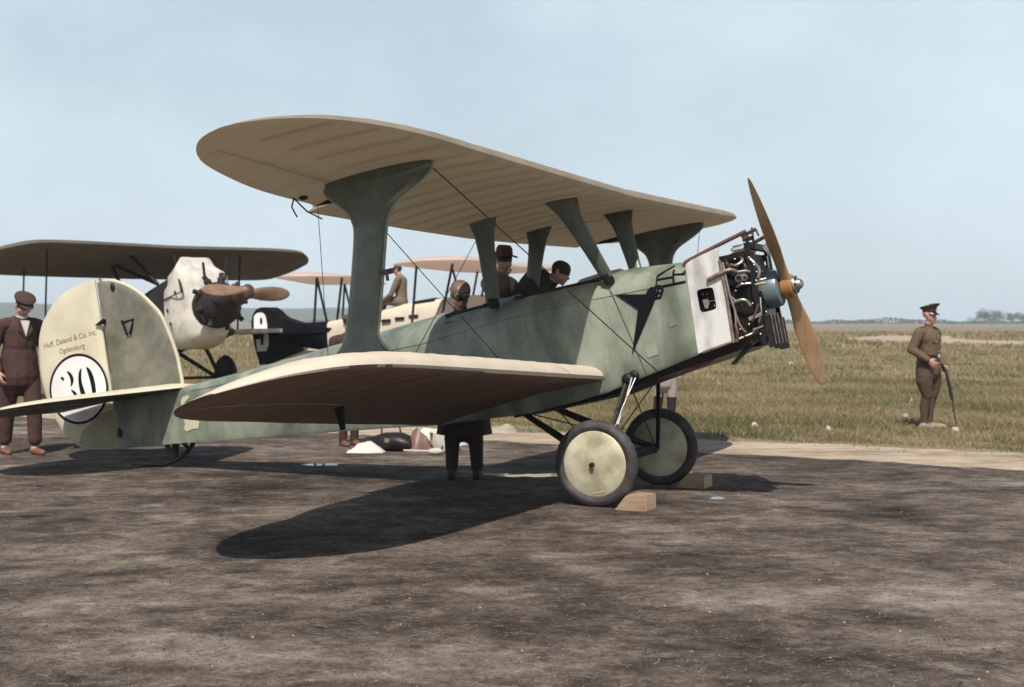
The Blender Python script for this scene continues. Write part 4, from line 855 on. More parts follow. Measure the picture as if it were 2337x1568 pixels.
P += [((0, 0, .93), (.0, 0, 1.08), .170, .165, K, .88), ((.0, 0, 1.08), (.015, 0, 1.28), .165, .175, K, .86), ((.015, -.06, 1.31), (.0, .06, 1.31), .14, .14, K, .85), ((-.005, -.165, 1.39), (-.005, .165, 1.39), .075, .075, K), ((-.005, 0, 1.38), (.0, 0, 1.47), .085, .062, K), ((.0, 0, 1.46), (.008, 0, 1.53), .056, .054, SK)]
P += [((0, 0, .88), (0, 0, 1.06), .190, .168, K, .88), ((-.03, -.10, .80), (-.01, -.04, .98), .11, .13, K, .95), ((-.03, .10, .80), (-.01, .04, .98), .11, .13, K, .95)]       # tunic skirt
rs, re, rw = (-.01, -.225, 1.385), (-.085, -.30, 1.145), (.12, -.235, 1.01)
ls, le, lw_ = (-.01, .225, 1.385), (-.06, .29, 1.14), (.10, .23, .93)
for s_, e_, w_ in ((rs, re, rw), (ls, le, lw_)): P += [(s_, e_, .078, .066, K), (e_, w_, .064, .047, K)]
hand(P, (.135, -.22, 1.0), (.75, .25, -.62), (.2, .9, .1), (.6, .1, .75), SK, .7); hand(P, (.112, .215, .915), (.35, -.1, -.93), (-.2, -.9, -.1), (.9, .0, .3), SK, .6)
A = head(P, (.02, 0, 1.635), (.98, .12, -.05), (0, 0, 1), SK, None, 1.0)
body_mesh('body', P, [KHAKI, SKINP, PUTTEE, BUFF, KHAKID], sol, vox=.0075, smooth_it=3); eyes(A, 1, sol)
# peaked cap
def peaked_cap(A, parent):
    mb = MB(); n = 28; rings = []
    for z, ra, rb, sh, tl in ((.045, .095, .083, 0, 0), (.085, .098, .086, 0, .01), (.100, .112, .100, .0, .02), (.125, .138, .125, .005, .03), (.138, .140, .127, .006, .032), (.142, .120, .108, .006, .03), (.144, .02, .02, .0, .02)):
        rings.append([A(-.01 + sh + ra * math.cos(2 * math.pi * j / n), rb * math.sin(2 * math.pi * j / n), z + (tl + .0) * math.cos(2 * math.pi * j / n) * 1.2) for j in range(n)])
    mb.loft(rings); c = mb.build('cap', KHAKID, parent, smooth=50)
    mb = MB(); top = []; bot = []
    for j in range(13):
        a = R(-70 + 140 * j / 12); top.append((A(-.01 + .097 * math.cos(a), .085 * math.sin(a), .052), A(-.01 + .097 * math.cos(a) + .062 * max(0, math.cos(a)) ** .6, .098 * math.sin(a), .025 - .012 * math.cos(a))))
    v = [p for q in top for p in q] + [tuple(Vector(p) + Vector((0, 0, -.005))) for q in top for p in q]; f = []
    for j in range(12): f += [(2 * j, 2 * j + 1, 2 * j + 3, 2 * j + 2), (26 + 2 * j, 26 + 2 * j + 2, 26 + 2 * j + 3, 26 + 2 * j + 1), (2 * j + 1, 26 + 2 * j + 1, 26 + 2 * j + 3, 2 * j + 3)]
    mb.add(v, f); mb.build('visor', BLKL, c, smooth=50)
    mb = MB(); mb.ell(A(.098, 0, .10), (.012, .014, .018)); mb.build('badge', BRASS, c)
    mb = MB(); mb.tube([A(-.01 + .101 * math.cos(R(a)), .089 * math.sin(R(a)), .057) for a in range(-75, 76, 15)], .006, 6); mb.build('chin_strap', BLKL, c)
peaked_cap(A, sol)
mb = MB(); n = 28; mb.loft([[(.180 * .88 * (1 + dz[1]) * math.cos(2 * math.pi * j / n) + .004, .180 * (1 + dz[1]) * math.sin(2 * math.pi * j / n), 1.045 + dz[0]) for j in range(n)] for dz in ((-.03, .0), (-.03, .06), (.03, .03), (.03, -.03))]); belt = mb.build('belt', BLKL, sol)
mb = MB(); mb.ell((.172, .0, 1.045), (.012, .036, .034)); mb.build('buckle', BRASS, belt)
for q in (-1, 1):
    mb = MB(); mb.prism([(.130, .065 * q - .045, 1.30), (.130, .065 * q + .045, 1.30), (.140, .065 * q + .045, 1.255), (.142, .065 * q, 1.24), (.140, .065 * q - .045, 1.255)], (.012, 0, 0)); pk = mb.build('pocket_flap', KHAKI, sol)
    mb = MB(); mb.ell((.164, .065 * q, 1.253), (.007, .007, .007)); mb.build('button', BRASS, pk)
    mb = MB(); mb.box((-.035, .13 * q - .035 + .02 * q, 1.462), (.025, .13 * q + .035 + .02 * q, 1.472)); mb.build('shoulder_strap', KHAKID, sol)
for z in (1.40, 1.33, 1.26, 1.19, 1.12):
    mb = MB(); mb.ell((.158 if z < 1.35 else .118, 0, z), (.008, .008, .008)); mb.build('button', BRASS, sol)
mb = MB(); mb.tube([(.07, 0, 1.43), (.138, .002, 1.32), (.155, .002, 1.15), (.155, 0, 1.08)], .008, 6, flat=.6); mb.build('placket', KHAKID, sol)
mb = MB(); mb.loft([[(.060 * math.cos(2 * math.pi * j / 20) + .004 + dx, .062 * math.sin(2 * math.pi * j / 20), z) for j in range(20)] for z, dx in ((1.455, 0), (1.515, .004))], caps=False); mb.build('collar', KHAKI, sol)
st_ = empty('stick', (X0, Y0, 0), R(-48)); mb = MB(); mb.tube([(.10, .20, .93), (.19, .17, .82), (.26, .13, .62), (.31, .11, .44)], [.020, .024, .026, .024], 8); mb.build('sheath', BLKL, st_); mb = MB(); mb.tube([(.31, .11, .44), (.37, .08, .20), (.42, .06, .0)], [.010, .008, .006], 8); mb.build('shaft', BLKL, st_)
tag(st_, 'dark leather-topped stick held in the soldier\'s hand, pointing down to the grass', 'stick')

# ---- man in brown suit at the tail
X1, Y1 = -5.72, 15.3
man = empty('person', (X1, Y1, 0), R(-48)); tag(man, 'man in dark brown suit and flat cap walking behind the tail, head bowed', 'person')
P = []; s = 1.06
def S_(p): return tuple(c * s for c in p)
for q, dx in ((-1, -.12), (1, .16)):
    hip = S_((0, .10 * q, .92)); kn = S_((dx * .7 + .03, .11 * q, .50)); cu = S_((dx, .11 * q, .17)); an = S_((dx - .01, .11 * q, .10))
    P += [(hip, kn, .125, .092, 0), (kn, cu, .088, .078, 0), (cu, an, .05, .042, 4), (S_((dx - .05, .11 * q, .05)), S_((dx + .16, .13 * q, .035)), .045, .038, 3)]
P += [(S_((0, 0, .95)), S_((-.01, 0, 1.10)), .165, .155, 0, .85), (S_((-.01, 0, 1.10)), S_((.03, 0, 1.38)), .155, .165, 0, .8), (S_((.03, -.15, 1.43)), S_((.03, .15, 1.43)), .08, .08, 0), (S_((.03, 0, 1.42)), S_((.05, 0, 1.50)), .085, .065, 0), (S_((.045, 0, 1.49)), S_((.075, 0, 1.56)), .058, .055, 1), (S_((0, 0, .86)), S_((0, 0, 1.12)), .235, .20, 0, .85), (S_((.02, 0, 1.2)), S_((.03, 0, 1.36)), .19, .19, 0, .8)]
for q, e_, w_ in ((-1, (-.02, -.28, 1.15), (.10, -.26, .93)), (1, (.0, .28, 1.15), (.16, .24, .98))): P += [(S_((.02, .20 * q, 1.42)), S_(e_), .075, .064, 0), (S_(e_), S_(w_), .062, .048, 0)]; hand(P, S_((w_[0] + .015, w_[1], w_[2] - .02)), (.35, 0, -.93), (0, -q, 0), (.9, 0, .3), 1, .5, 1.05)
A = head(P, S_((.12, 0, 1.63)), (.86, .05, -.5), (.4, 0, .9), 1, 2, 1.04)
body_mesh('body', P, [SUIT, SKIN, HAIR, TAN, SHIRT], man, vox=.008, smooth_it=3); eyes(A, 1, man)
def flat_cap(A, parent, m, k=1.0):
    mb = MB(); n = 26; rings = []
    for z, ra, rb, sh in ((.045, .094, .086, 0), (.065, .104, .097, .004), (.088, .118, .112, .008), (.108, .112, .106, .004), (.122, .075, .07, .0), (.126, .01, .01, 0)): rings.append([A((-.01 + sh + ra * math.cos(2 * math.pi * j / n)) * k, rb * math.sin(2 * math.pi * j / n) * k, (z + .008 * math.cos(2 * math.pi * j / n + math.pi)) * k) for j in range(n)])
    mb.loft(rings); c = mb.build('cap', m, parent, smooth=60)
    mb = MB(); top = [(A(.085 * math.cos(R(a)) * k, .082 * math.sin(R(a)) * k, .06 * k), A((.085 * math.cos(R(a)) + .055 * max(0, math.cos(R(a)))) * k, .086 * math.sin(R(a)) * k, .042 * k)) for a in range(-65, 66, 13)]
    v = [p for q in top for p in q]; nq = len(top); v += [tuple(Vector(p) + Vector((0, 0, -.01))) for p in v]; f = []
    for j in range(nq - 1): a, b = 2 * j, 2 * nq + 2 * j; f += [(a, a + 1, a + 3, a + 2), (b, b + 2, b + 3, b + 1), (a + 1, b + 1, b + 3, a + 3)]
    mb.add(v, f); mb.build('peak', m, c, smooth=60)
flat_cap(A, man, CAPB, 1.05)
mb = MB(); mb.loft([[S_((.055 + .066 * math.cos(2 * math.pi * j / 20) + dx, .066 * math.sin(2 * math.pi * j / 20), z - .02 * math.cos(2 * math.pi * j / 20))) for j in range(20)] for z, dx in ((1.475, 0), (1.53, .012))], caps=False); mb.build('collar', SHIRT, man)
mb = MB(); mb.prism([S_((.155, -.05, 1.47)), S_((.155, .05, 1.47)), S_((.175, .0, 1.30))], (.02, 0, 0)); mb.build('shirt_front', SHIRT, man)
for q in (-1, 1):
    mb = MB(); mb.prism([S_((.12, .06 * q, 1.48)), S_((.16, .005 * q, 1.28)), S_((.165, .075 * q, 1.36))], (.025, 0, 0)); mb.build('lapel', SUIT, man)

# ---- generic standing/leaning figure for the people behind the aircraft
def figure(name_loc, rz, label, spine, arms, legs, hat, mats, headdir=(1, 0, -.2), scale=1.0, vox=.012, group=None, hc=None, extra=None):
    e = empty('person', name_loc, rz); tag(e, label, 'person', group); P = []; k = scale
    Q = lambda p: tuple(c * k for c in p)
    pel, chest, neck = [V(p) for p in spine]; up = (neck - chest).normalized()
    P += [(Q(pel), Q(pel.lerp(chest, .5)), .150 * k, .150 * k, 0, .85), (Q(pel.lerp(chest, .5)), Q(chest), .15 * k, .165 * k, 0, .85), (Q(chest + V((0, -.15, .05))), Q(chest + V((0, .15, .05))), .08 * k, .08 * k, 0), (Q(chest), Q(neck), .10 * k, .06 * k, 0)]
    hcen = neck + (up * .5 + V((0, 0, .5))).normalized() * .13 + V(headdir) * .03; P.append((Q(neck), Q(hcen - up * .05), .055 * k, .055 * k, 1))
    for q, el_, wr in arms:
        sh = chest + V((0, .20 * q, .04)); P.extend([(Q(sh), Q(el_), .075 * k, .06 * k, 0), (Q(el_), Q(wr), .058 * k, .045 * k, 0)]); d = (V(wr) - V(el_)).normalized(); hand(P, Q(V(wr) + d * .02), d, (0, -q, 0) if abs(d.y) < .8 else (0, 0, -1), (0, 0, 1) if abs(d.z) < .8 else (1, 0, 0), 1, .5, k)
    for q, kn, an in legs:
        P.extend([(Q(pel + V((0, .09 * q, -.02))), Q(kn), .115 * k, .085 * k, 2), (Q(kn), Q(an), .078 * k, .055 * k, 4), (Q(V(an) + V((-.04, 0, -.05))), Q(V(an) + V((.14, .01, -.065))), .045 * k, .036 * k, 5)])
    if extra: P += [(Q(a), Q(b), r0 * k, r1 * k, m_, fl) for a, b, r0, r1, m_, fl in extra]
    A = head(P, Q(hcen), headdir, (0, 0, 1) if abs(V(headdir).normalized().z) < .8 else (1, 0, 0), 1, 3, k)
    body_mesh('body', P, mats, e, vox=vox); eyes(A, k, e)
    if hat == 'cap': flat_cap(A, e, FELT, 1.0 * k)
    elif hat == 'helmet':
        mb = MB(); n = 22; mb.loft([[A((-.012 + ra * math.cos(2 * math.pi * j / n)) * 1, ra * .9 * math.sin(2 * math.pi * j / n), z) for j in range(n)] for z, ra in ((.015, .096), (.05, .10), (.085, .09), (.108, .065), (.118, .02))]); c = mb.build('flying_helmet', LTH, e, smooth=60)
        for q in (-1, 1): mb = MB(); mb.lathe([(0, .03), (.02, .03), (.024, .022), (.024, .001)], A(.076, .034 * q, .045), V(A(1, 0, 0)) - V(A(0, 0, 0)), 14); mb.build('goggle', STEEL, c)
    elif hat == 'brim':
        mb = MB(); n = 24; mb.loft([[A(-.01 + ra * math.cos(2 * math.pi * j / n), ra * .88 * math.sin(2 * math.pi * j / n), z + .02 * math.cos(4 * math.pi * j / n) * (ra > .12)) for j in range(n)] for z, ra in ((.05, .092), (.046, .155), (.052, .155), (.06, .098), (.12, .09), (.15, .07), (.14, .02))]); mb.build('hat', FELT, e, smooth=40)
    return e
LEGS = ((-1, (.05, -.10, .50), (.0, -.11, .10)), (1, (.02, .10, .50), (-.05, .11, .10)))
# man behind the rear cockpit, his legs show under the wing; leans over the fuselage
figure((-.47, 12.95, 0), R(-95), 'man in brown leather helmet bending over the rear cockpit from behind', ((0, 0, .95), (.16, 0, 1.36), (.27, 0, 1.53)), ((-1, (.28, -.30, 1.25), (.48, -.16, 1.32)), (1, (.30, .30, 1.25), (.50, .14, 1.33))), LEGS, 'helmet', [LTH, SKIN, COATD, HAIR, COATD, COATD], (.75, .2, -.6), 1.10, extra=(((0, 0, .50), (0, 0, .98), .175, .17, 2, .8),))
mb = MB(); n = 24; mb.loft([[(-.47 + ra * 1.15 * math.cos(2 * math.pi * j / n) * (1 + .06 * math.sin(5 * 2 * math.pi * j / n)), 12.95 + ra * .85 * math.sin(2 * math.pi * j / n), z) for j in range(n)] for z, ra in ((.44, .235), (.60, .215), (.9, .19), (1.05, .17))], caps=False); sk_ = mb.build('coat_skirt', COATD, None, smooth=60)
last_fig = [o for o in bpy.data.objects if o.get('label', '').startswith('man in brown leather helmet')][0]; bpy.context.view_layer.update(); sk_.parent = last_fig; sk_.matrix_parent_inverse = last_fig.matrix_world.inverted()
PQ = body_matrix(PSI, TH, (1.0505, 11.698, 0))
def bodypt(x, y, z): return PQ @ V((x + OFF[0], y, z + OFF[2]))
# two people at the front cockpit
figure((-.14, 12.95, .62), R(-35), 'mechanic in brown brimmed hat standing on the far wing behind the rear cabane strut', ((0, 0, .88), (.02, 0, 1.28), (.05, 0, 1.43)), ((-1, (.20, -.28, 1.12), (.42, -.14, 1.06)), (1, (.22, .26, 1.1), (.42, .14, 1.05))), ((-1, (.05, -.10, .46), (.0, -.11, .10)), (1, (.02, .10, .46), (-.05, .11, .10))), 'brim', [LTH, SKIN, COATD, HAIR, COATD, COATD], (.8, -.45, -.15), .98)
figure((.10, 12.80, .52), R(-18), 'man in dark coat on the far wing leaning into the front cockpit, back rounded', ((0, 0, .90), (.14, 0, 1.30), (.30, .0, 1.40)), ((-1, (.36, -.28, 1.15), (.50, -.16, .98)), (1, (.36, .28, 1.15), (.52, .14, 1.0))), ((-1, (.08, -.10, .55), (.0, -.11, .26)), (1, (.06, .10, .55), (-.05, .11, .26))), None, [COATD, SKIN, COATD, HAIR, COATD, COATD], (.9, -.1, -.35), 1.0, extra=(((.0, 0, 1.12), (.14, 0, 1.36), .2, .19, 0, .9),))
# legs in breeches beyond the nose
figure((2.22, 19.2, 0), R(60), 'person in pale breeches and dark stockings standing beyond the nose wheel', ((0, 0, .95), (.0, 0, 1.38), (.0, 0, 1.52)), ((-1, (.0, -.28, 1.12), (.1, -.26, .92)), (1, (.0, .28, 1.12), (.1, .26, .92))), LEGS, 'cap', [GREYW, SKIN, GREYW, HAIR, STOCK, BLKL], (1, 0, -.1), .96, extra=(((0, 0, .70), (0, 0, .95), .17, .17, 2, .9),))
figure((-2.02, 16.3, 0), R(-60), 'person standing behind the near wing strut, only brown shoes showing below the fuselage', ((0, 0, .93), (.0, 0, 1.33), (.0, 0, 1.46)), ((-1, (.02, -.24, 1.1), (.16, -.14, 1.0)), (1, (.02, .24, 1.1), (.16, .14, 1.0))), ((-1, (.03, -.07, .5), (.0, -.08, .10)), (1, (.03, .07, .5), (.0, .08, .10))), 'cap', [SUIT, SKIN, SUIT, HAIR, SUIT, TAN], (1, 0, -.1), .95)

# ================================================================== KIT ON THE GROUND BEYOND THE FUSELAGE
mb = MB(); rings = []
for x, hz, wy in ((-.30, .10, .10), (-.26, .17, .14), (-.1, .22, .16), (.1, .23, .16), (.26, .18, .14), (.30, .10, .10)): rings.append([(x, wy * math.cos(a), .002 + hz * .5 + hz * .5 * math.sin(a)) for a in np.linspace(0, 2 * math.pi, 17)[:-1]])
mb.loft(rings); bag = empty('leather_bag', (-1.42, 15.7, 0), R(-20)); mb.build('body', LEATHER, bag, smooth=60); mb = MB(); mb.tube(cr_spline([(-.12, -.05, .20), (-.10, -.05, .30), (.10, -.05, .30), (.12, -.05, .20)], 4), .012, 8); mb.build('handle', BRONZE, bag); mb = MB(); mb.box((-.03, -.165, .12), (.03, -.155, .17)); mb.build('buckle', BRASS, bag)
tag(bag, 'dark leather tool bag on the ground beyond the fuselage', 'bag')
CANV = mat('white_canvas', (.74, .69, .61), .85, (.62, .57, .49), sc=4)
def heap(name, loc, sx, sy, sz, m, label, cat, seed, rz=0):
    r = np.random.default_rng(seed); n = 14; v = []; f = []
    for i in range(n):
        for j in range(n):
            u, w = i / (n - 1) * 2 - 1, j / (n - 1) * 2 - 1; e = max(0, 1 - max(abs(u), abs(w)) ** 3); v.append((u * sx * (1 + .1 * math.sin(5 * w + seed)), w * sy * (1 + .12 * math.sin(4 * u + seed)), .004 + sz * e * (.65 + .35 * math.sin(3.1 * u + 2.3 * w + seed) + .12 * r.normal())))
    for i in range(n - 1):
        for j in range(n - 1): f.append((i * n + j, (i + 1) * n + j, (i + 1) * n + j + 1, i * n + j + 1))
    b = len(v); v += [(p[0], p[1], .002) for p in v]; f += [tuple(b + k for k in q[::-1]) for q in f[:]]
    for i in range(n - 1): f += [(i * n, b + i * n, b + (i + 1) * n, (i + 1) * n), (i * n + n - 1, (i + 1) * n + n - 1, b + (i + 1) * n + n - 1, b + i * n + n - 1), (i, i + 1, b + i + 1, b + i), ((n - 1) * n + i, b + (n - 1) * n + i, b + (n - 1) * n + i + 1, (n - 1) * n + i + 1)]
    mb = MB(); mb.add(v, f); o = mb.build(name, m, smooth=70); o.location = loc; o.rotation_euler.z = rz; tag(o, label, cat); return o
heap('canvas_sheet', (-1.72, 15.55, 0), .22, .15, .12, CANV, 'crumpled white canvas sheet left of the leather bag', 'canvas', 1); heap('folded_canvas', (-1.0, 16.5, 0), .42, .2, .18, CANV, 'pale folded canvas on the sandy verge behind the leather bag', 'canvas', 2)
heap('brown_coat', (-1.08, 15.62, 0), .18, .14, .26, LTH, 'brown coat heaped between the leather bag and the round basket', 'coat', 3); heap('stone_heap', (-.3, 18.4, 0), .35, .2, .13, mat('pale_stone', (.42, .36, .28), .9), 'pale flat stones at the grass edge left of the near wheel', 'stones', 4)
bas = empty('basket', (-.80, 15.6, 0), .3); mb = MB(); mb.lathe([(.004, .10), (.02, .13), (.12, .17), (.24, .18), (.25, .17), (.24, .16), (.05, .13)], (0, 0, 0), (0, 0, 1), 24); mb.build('bowl', CANV, bas)
for k in range(6): a = k * math.pi / 3; mb = MB(); mb.tube([(.135 * math.cos(a), .135 * math.sin(a), .03), (.185 * math.cos(a + .4), .185 * math.sin(a + .4), .24)], .012, 6); mb.build('stave', LEATHER, bas)
tag(bas, 'round white basket with dark staves beyond the fuselage', 'basket')
ldl = empty('ladle', (-1.0, 15.2, 0), .1); mb = MB(); mb.ell((.12, 0, .045), (.09, .06, .042)); mb.build('bowl', PAPER, ldl); mb = MB(); mb.tube([(.05, 0, .05), (-.25, .02, .06)], .012, 8); mb.build('handle', PAPER, ldl); tag(ldl, 'white enamel ladle lying in front of the round basket', 'ladle')

# ================================================================== AIRCRAFT IN THE BACKGROUND
DKF = mat('dark_fabric', (.17, .145, .12), .7, (.11, .09, .075), sc=3, trans=.2, tcol=(.3, .25, .2)); DKB = mat('dark_body', (.018, .014, .016), .7, (.028, .022, .022), sc=4); COVER = mat('cream_engine_cover', (.70, .65, .57), .85, (.60, .55, .475), sc=4, c3=(.48, .43, .36), sc3=3)
PINKW = mat('pinkish_linen', (.72, .62, .56), .8, (.66, .565, .51), sc=2, trans=.45, tcol=(.88, .76, .69)); CRF = mat('cream_fuselage', (.68, .60, .47), .7, (.60, .52, .40), sc=3); WOODD = mat('dark_wood_prop', (.30, .19, .12), .4, (.20, .12, .075), sc=5)
def simple_wing(e, name, x0, x1, b, z, k, m, ys0=0, tk=.8, sides=(-1, 1)):
    o = [(x1, 0, z), (x1, b * .7, z + k * b * .7), (x1 - .12 * (x1 - x0), b * .88, z + k * b * .88), (x1 - .35 * (x1 - x0), b * .985, z + k * b), (x1 - .55 * (x1 - x0), b, z + k * b), (x0 + .12 * (x1 - x0), b * .95, z + k * b * .95), (x0, b * .8, z + k * b * .8), (x0, 0, z)]
    oo = cr_spline(o, 5); yy = list(np.linspace(ys0, b * .93, 22)) + list(b - .07 * b * np.linspace(1, .02, 7)[1:] ** 1.5)
    if ys0 == 0: yy = [-v for v in yy[:0:-1]] + yy; return wing([(y, a, c, d, f, 1) for y, a, c, d, f in outline_stations(oo, yy)], tk=tk, sag=.004).build(name, m, e, smooth=40)
    for sg in sides: r_ = wing([(sg * y, a, c, d, f, 1) for y, a, c, d, f in outline_stations(oo, yy)], tk=tk, sag=.004).build(name, m, e, smooth=40)
def ebar(e, a, b, r, name, m=BLACKM, flat=1.0): mb = MB(); mb.tube([a, b], r, 8, flat=flat); return mb.build(name, m, e, smooth=60)
# --- dark biplane with cream engine cover, left
p2 = empty('biplane', m=body_matrix(R(50), R(14), (-6.45, 25.3, 0.0)) @ Matrix.Translation((0, 0, .4))); tag(p2, 'dark biplane with cream engine cover parked nose-on behind the numbered tail', 'biplane')
simple_wing(p2, 'upper_wing', -1.35, .85, 3.35, 2.42, .01, DKF, tk=.7); simple_wing(p2, 'lower_wing', -1.45, .05, 1.7, 1.0, .03, DKF, .35, sides=(1,)); simple_wing(p2, 'lower_wing', -1.45, .05, 2.9, 1.0, .03, DKF, .35, sides=(-1,))
rings = []
for x, w, zb, zt in ((-4.6, .05, 1.0, 1.35), (-3, .22, .85, 1.6), (-1.5, .36, .65, 1.8), (0, .42, .55, 1.85), (1.0, .44, .55, 1.85)): rings.append([(x, w * math.copysign(abs(math.cos(a)) ** .5, math.cos(a)), (zb + zt) / 2 + (zt - zb) / 2 * math.copysign(abs(math.sin(a)) ** .5, math.sin(a))) for a in np.linspace(0, 2 * math.pi, 25)[:-1]])
mb = MB(); mb.loft(rings); mb.build('fuselage', DKB, p2, smooth=60)
mb = MB(); rings = []
for x, w, zb, zt in ((.95, .48, .42, 1.80), (1.0, .50, .38, 1.88), (1.3, .49, .36, 2.02), (1.42, .48, .36, 2.10), (1.55, .47, .38, 1.90), (1.9, .40, .48, 1.72), (1.97, .28, .6, 1.55)): rings.append([(x + .03 * math.sin(3 * a), (w + .03 * math.sin(5 * a + x * 5) + .015 * math.sin(11 * a + x * 9)) * math.copysign(abs(math.cos(a)) ** .5, math.cos(a)), (zb + zt) / 2 + (zt - zb) / 2 * math.copysign(abs(math.sin(a)) ** .7, math.sin(a)) + .02 * math.sin(7 * a)) for a in np.linspace(0, 2 * math.pi, 33)[:-1]])
mb.loft(rings); cv = mb.build('engine_cover', COVER, p2, smooth=60)
for zz in (1.35,): mb = MB(); mb.tube([(.98 + .1 * k, -(.53 - .004 * k), zz - .004 * k) for k in range(9)], .012, 6); mb.build('cover_seam', LEATHER, cv)
for x, z in ((1.12, 1.12), (1.18, .85), (1.10, .62), (1.5, 1.36), (1.75, 1.38)): mb = MB(); mb.ell((x, -.515, z), (.02, .02, .045)); mb.build('lacing_hole', BLACKM, cv)
mb = MB(); mb.lathe([(1.90, .42), (2.25, .40), (2.45, .28), (2.75, .14), (2.85, .12)], (0, 0, .98), (1, 0, 0), 24); mb.build('crankcase', DKB, p2)
for k in range(9):
    a = 2 * math.pi * k / 9; d = V((0, math.cos(a), math.sin(a))); mb = MB(); mb.lathe([(.25, .07), (.44, .07), (.46, .045), (.54, .045)], (2.2, 0, 1.02), d, 12); mb.build('cylinder', DKB, p2)
for a, b in (((1.2, -.3, 2.15), (1.75, -.50, 1.32)), ((2.2, -.3, 1.1), (2.65, -.25, .85)), ((2.5, -.2, 1.1), (2.3, -.25, .7)), ((2.1, -.2, 1.45), (2.2, -.25, 1.75)), ((2.3, .1, 1.4), (2.35, .15, 1.8)), ((2.0, -.35, 1.0), (2.3, -.4, .6))): ebar(p2, a, b, .025, 'engine_stay')
pr2 = empty('propeller'); pr2.parent = p2
for sg in (-1, 1):
    rings = []
    for r_, ch, tk_, tw in ((0, .2, .18, 60), (.13, .2, .13, 50), (.3, .26, .07, 36), (.5, .27, .045, 27), (.7, .23, .03, 22), (.82, .13, .02, 20), (.86, .03, .008, 20)):
        c = V((3.2, sg * r_, .93 - .03 * sg)); ca, sa = math.cos(R(tw)), math.sin(R(tw)); xc = V((0, 0, sg)) * ca + V((1, 0, 0)) * sa; yc = V((1, 0, 0)) * ca - V((0, 0, sg)) * sa; rings.append([c + xc * ch / 2 * math.cos(2 * math.pi * j / 14) + yc * tk_ / 2 * math.sin(2 * math.pi * j / 14) for j in range(14)])
    mb = MB(); mb.loft(rings); mb.build('blade', WOODD, pr2, smooth=60)
mb = MB(); mb.lathe([(2.82, .10), (3.1, .11), (3.12, .13), (3.26, .13), (3.30, .08), (3.33, .02)], (0, 0, .93), (1, 0, 0), 20); mb.build('hub', BRONZE, pr2)
for sg in (-1, 1):
    for x, y in ((.45, 1.5 if sg > 0 else 2.4), (-.75, 1.5 if sg > 0 else 2.4)): ebar(p2, (x - .45, sg * y, 1.03), (x, sg * y, 2.42), .03, 'interplane_strut', flat=.5)
    ebar(p2, (.5, sg * .35, 1.8), (.2, sg * .75, 2.5), .035, 'cabane_strut'); ebar(p2, (.5, sg * .35, 1.8), (-.6, sg * .75, 2.5), .035, 'cabane_strut'); ebar(p2, (-.9, sg * .33, 1.8), (-.6, sg * .75, 2.5), .035, 'cabane_strut')
    ebar(p2, (.7, sg * .35, .6), (.35, sg * .8, .0), .04, 'gear_leg'); ebar(p2, (-.3, sg * .35, .6), (.25, sg * .8, .0), .04, 'gear_leg')
    mb = MB(); mb.lathe([(-.06, .3), (-.05, .40), (0, .43), (.05, .40), (.06, .3), (.09, .05), (.09, .001)], (.3, sg * .95, .0), (0, sg, 0), 36); mb.build('wheel', BLACKM, p2, smooth=50)
ebar(p2, (.3, -.95, 0), (.3, .95, 0), .03, 'axle')
# --- pale biplane with black tail numbered 9, behind
p3 = empty('biplane', m=body_matrix(R(24), R(3), (-5.35, 30.0, 0.0)) @ Matrix.Translation((0, 0, .35))); tag(p3, 'pale biplane with black tail marked 9 parked farther back', 'biplane')
rings = []
for x, w, zb, zt in ((.05, .03, .70, 1.10), (1.5, .18, .45, 1.12), (2.6, .28, .32, 1.25), (3.4, .34, .25, 1.40), (4.8, .36, .2, 1.50), (6.2, .34, .25, 1.45), (6.9, .2, .4, 1.2)): rings.append([(x, w * math.copysign(abs(math.cos(a)) ** .6, math.cos(a)), (zb + zt) / 2 + (zt - zb) / 2 * math.copysign(abs(math.sin(a)) ** .6, math.sin(a))) for a in np.linspace(0, 2 * math.pi, 25)[:-1]])
mb = MB(); mb.loft(rings[1:]); fus3 = mb.build('fuselage', CRF, p3, smooth=60)
mb = MB(); mb.loft([rings[0], [(p[0] + .003, p[1] * 1.03, .785 + (p[2] - .785) * 1.03) for p in rings[1]]]); mb.build('tail_cone', NAVY, p3, smooth=60)
mb = MB(); mb.prism([(x, -.20, z) for x, z in ((-.30, .22), (-.42, .65), (-.48, 1.03), (-.48, 1.18), (-.43, 1.38), (-.33, 1.49), (-.20, 1.53), (-.02, 1.52), (.12, 1.43), (.22, 1.33), (.33, 1.26), (.75, 1.12), (1.65, .96), (1.55, .88), (.58, .84), (.52, .78), (.66, .50))], (0, .40, 0)); rd3 = mb.build('rudder', NAVY, p3, smooth=0)
mb = MB(); mb.prism([(x, -.2005, z) for x, z in cr_spline([(-.40, 1.26), (-.37, 1.36), (-.26, 1.41), (-.13, 1.38), (-.07, 1.26), (-.055, .97), (-.15, .945), (-.30, .94), (-.40, .945)], 3, True)], (0, -.006, 0)); mb.build('numeral_bowl', WHITE, rd3, smooth=0)
mb = MB(); mb.prism([(-.205 + .034 * math.cos(a), -.207, 1.213 + .085 * math.sin(a)) for a in np.linspace(0, 2 * math.pi, 17)[:-1]], (0, -.004, 0)); mb.build('numeral_counter', NAVY, rd3, smooth=0)
mb = MB(); mb.prism([(x, -.2005, z) for x, z in ((-.37, .80), (-.25, .81), (-.24, .665), (-.17, .68), (-.145, .94), (-.04, .94), (-.02, .865), (-.03, .68), (-.105, .53), (-.345, .53))], (0, -.006, 0)); mb.build('numeral_hook', WHITE, rd3, smooth=0)
simple_wing(p3, 'upper_wing', 4.6, 6.2, 3.0, 2.02, .015, PINKW, tk=.8); simple_wing(p3, 'lower_wing', 4.2, 5.7, 2.8, .45, .03, PINKW, .35, tk=.7)
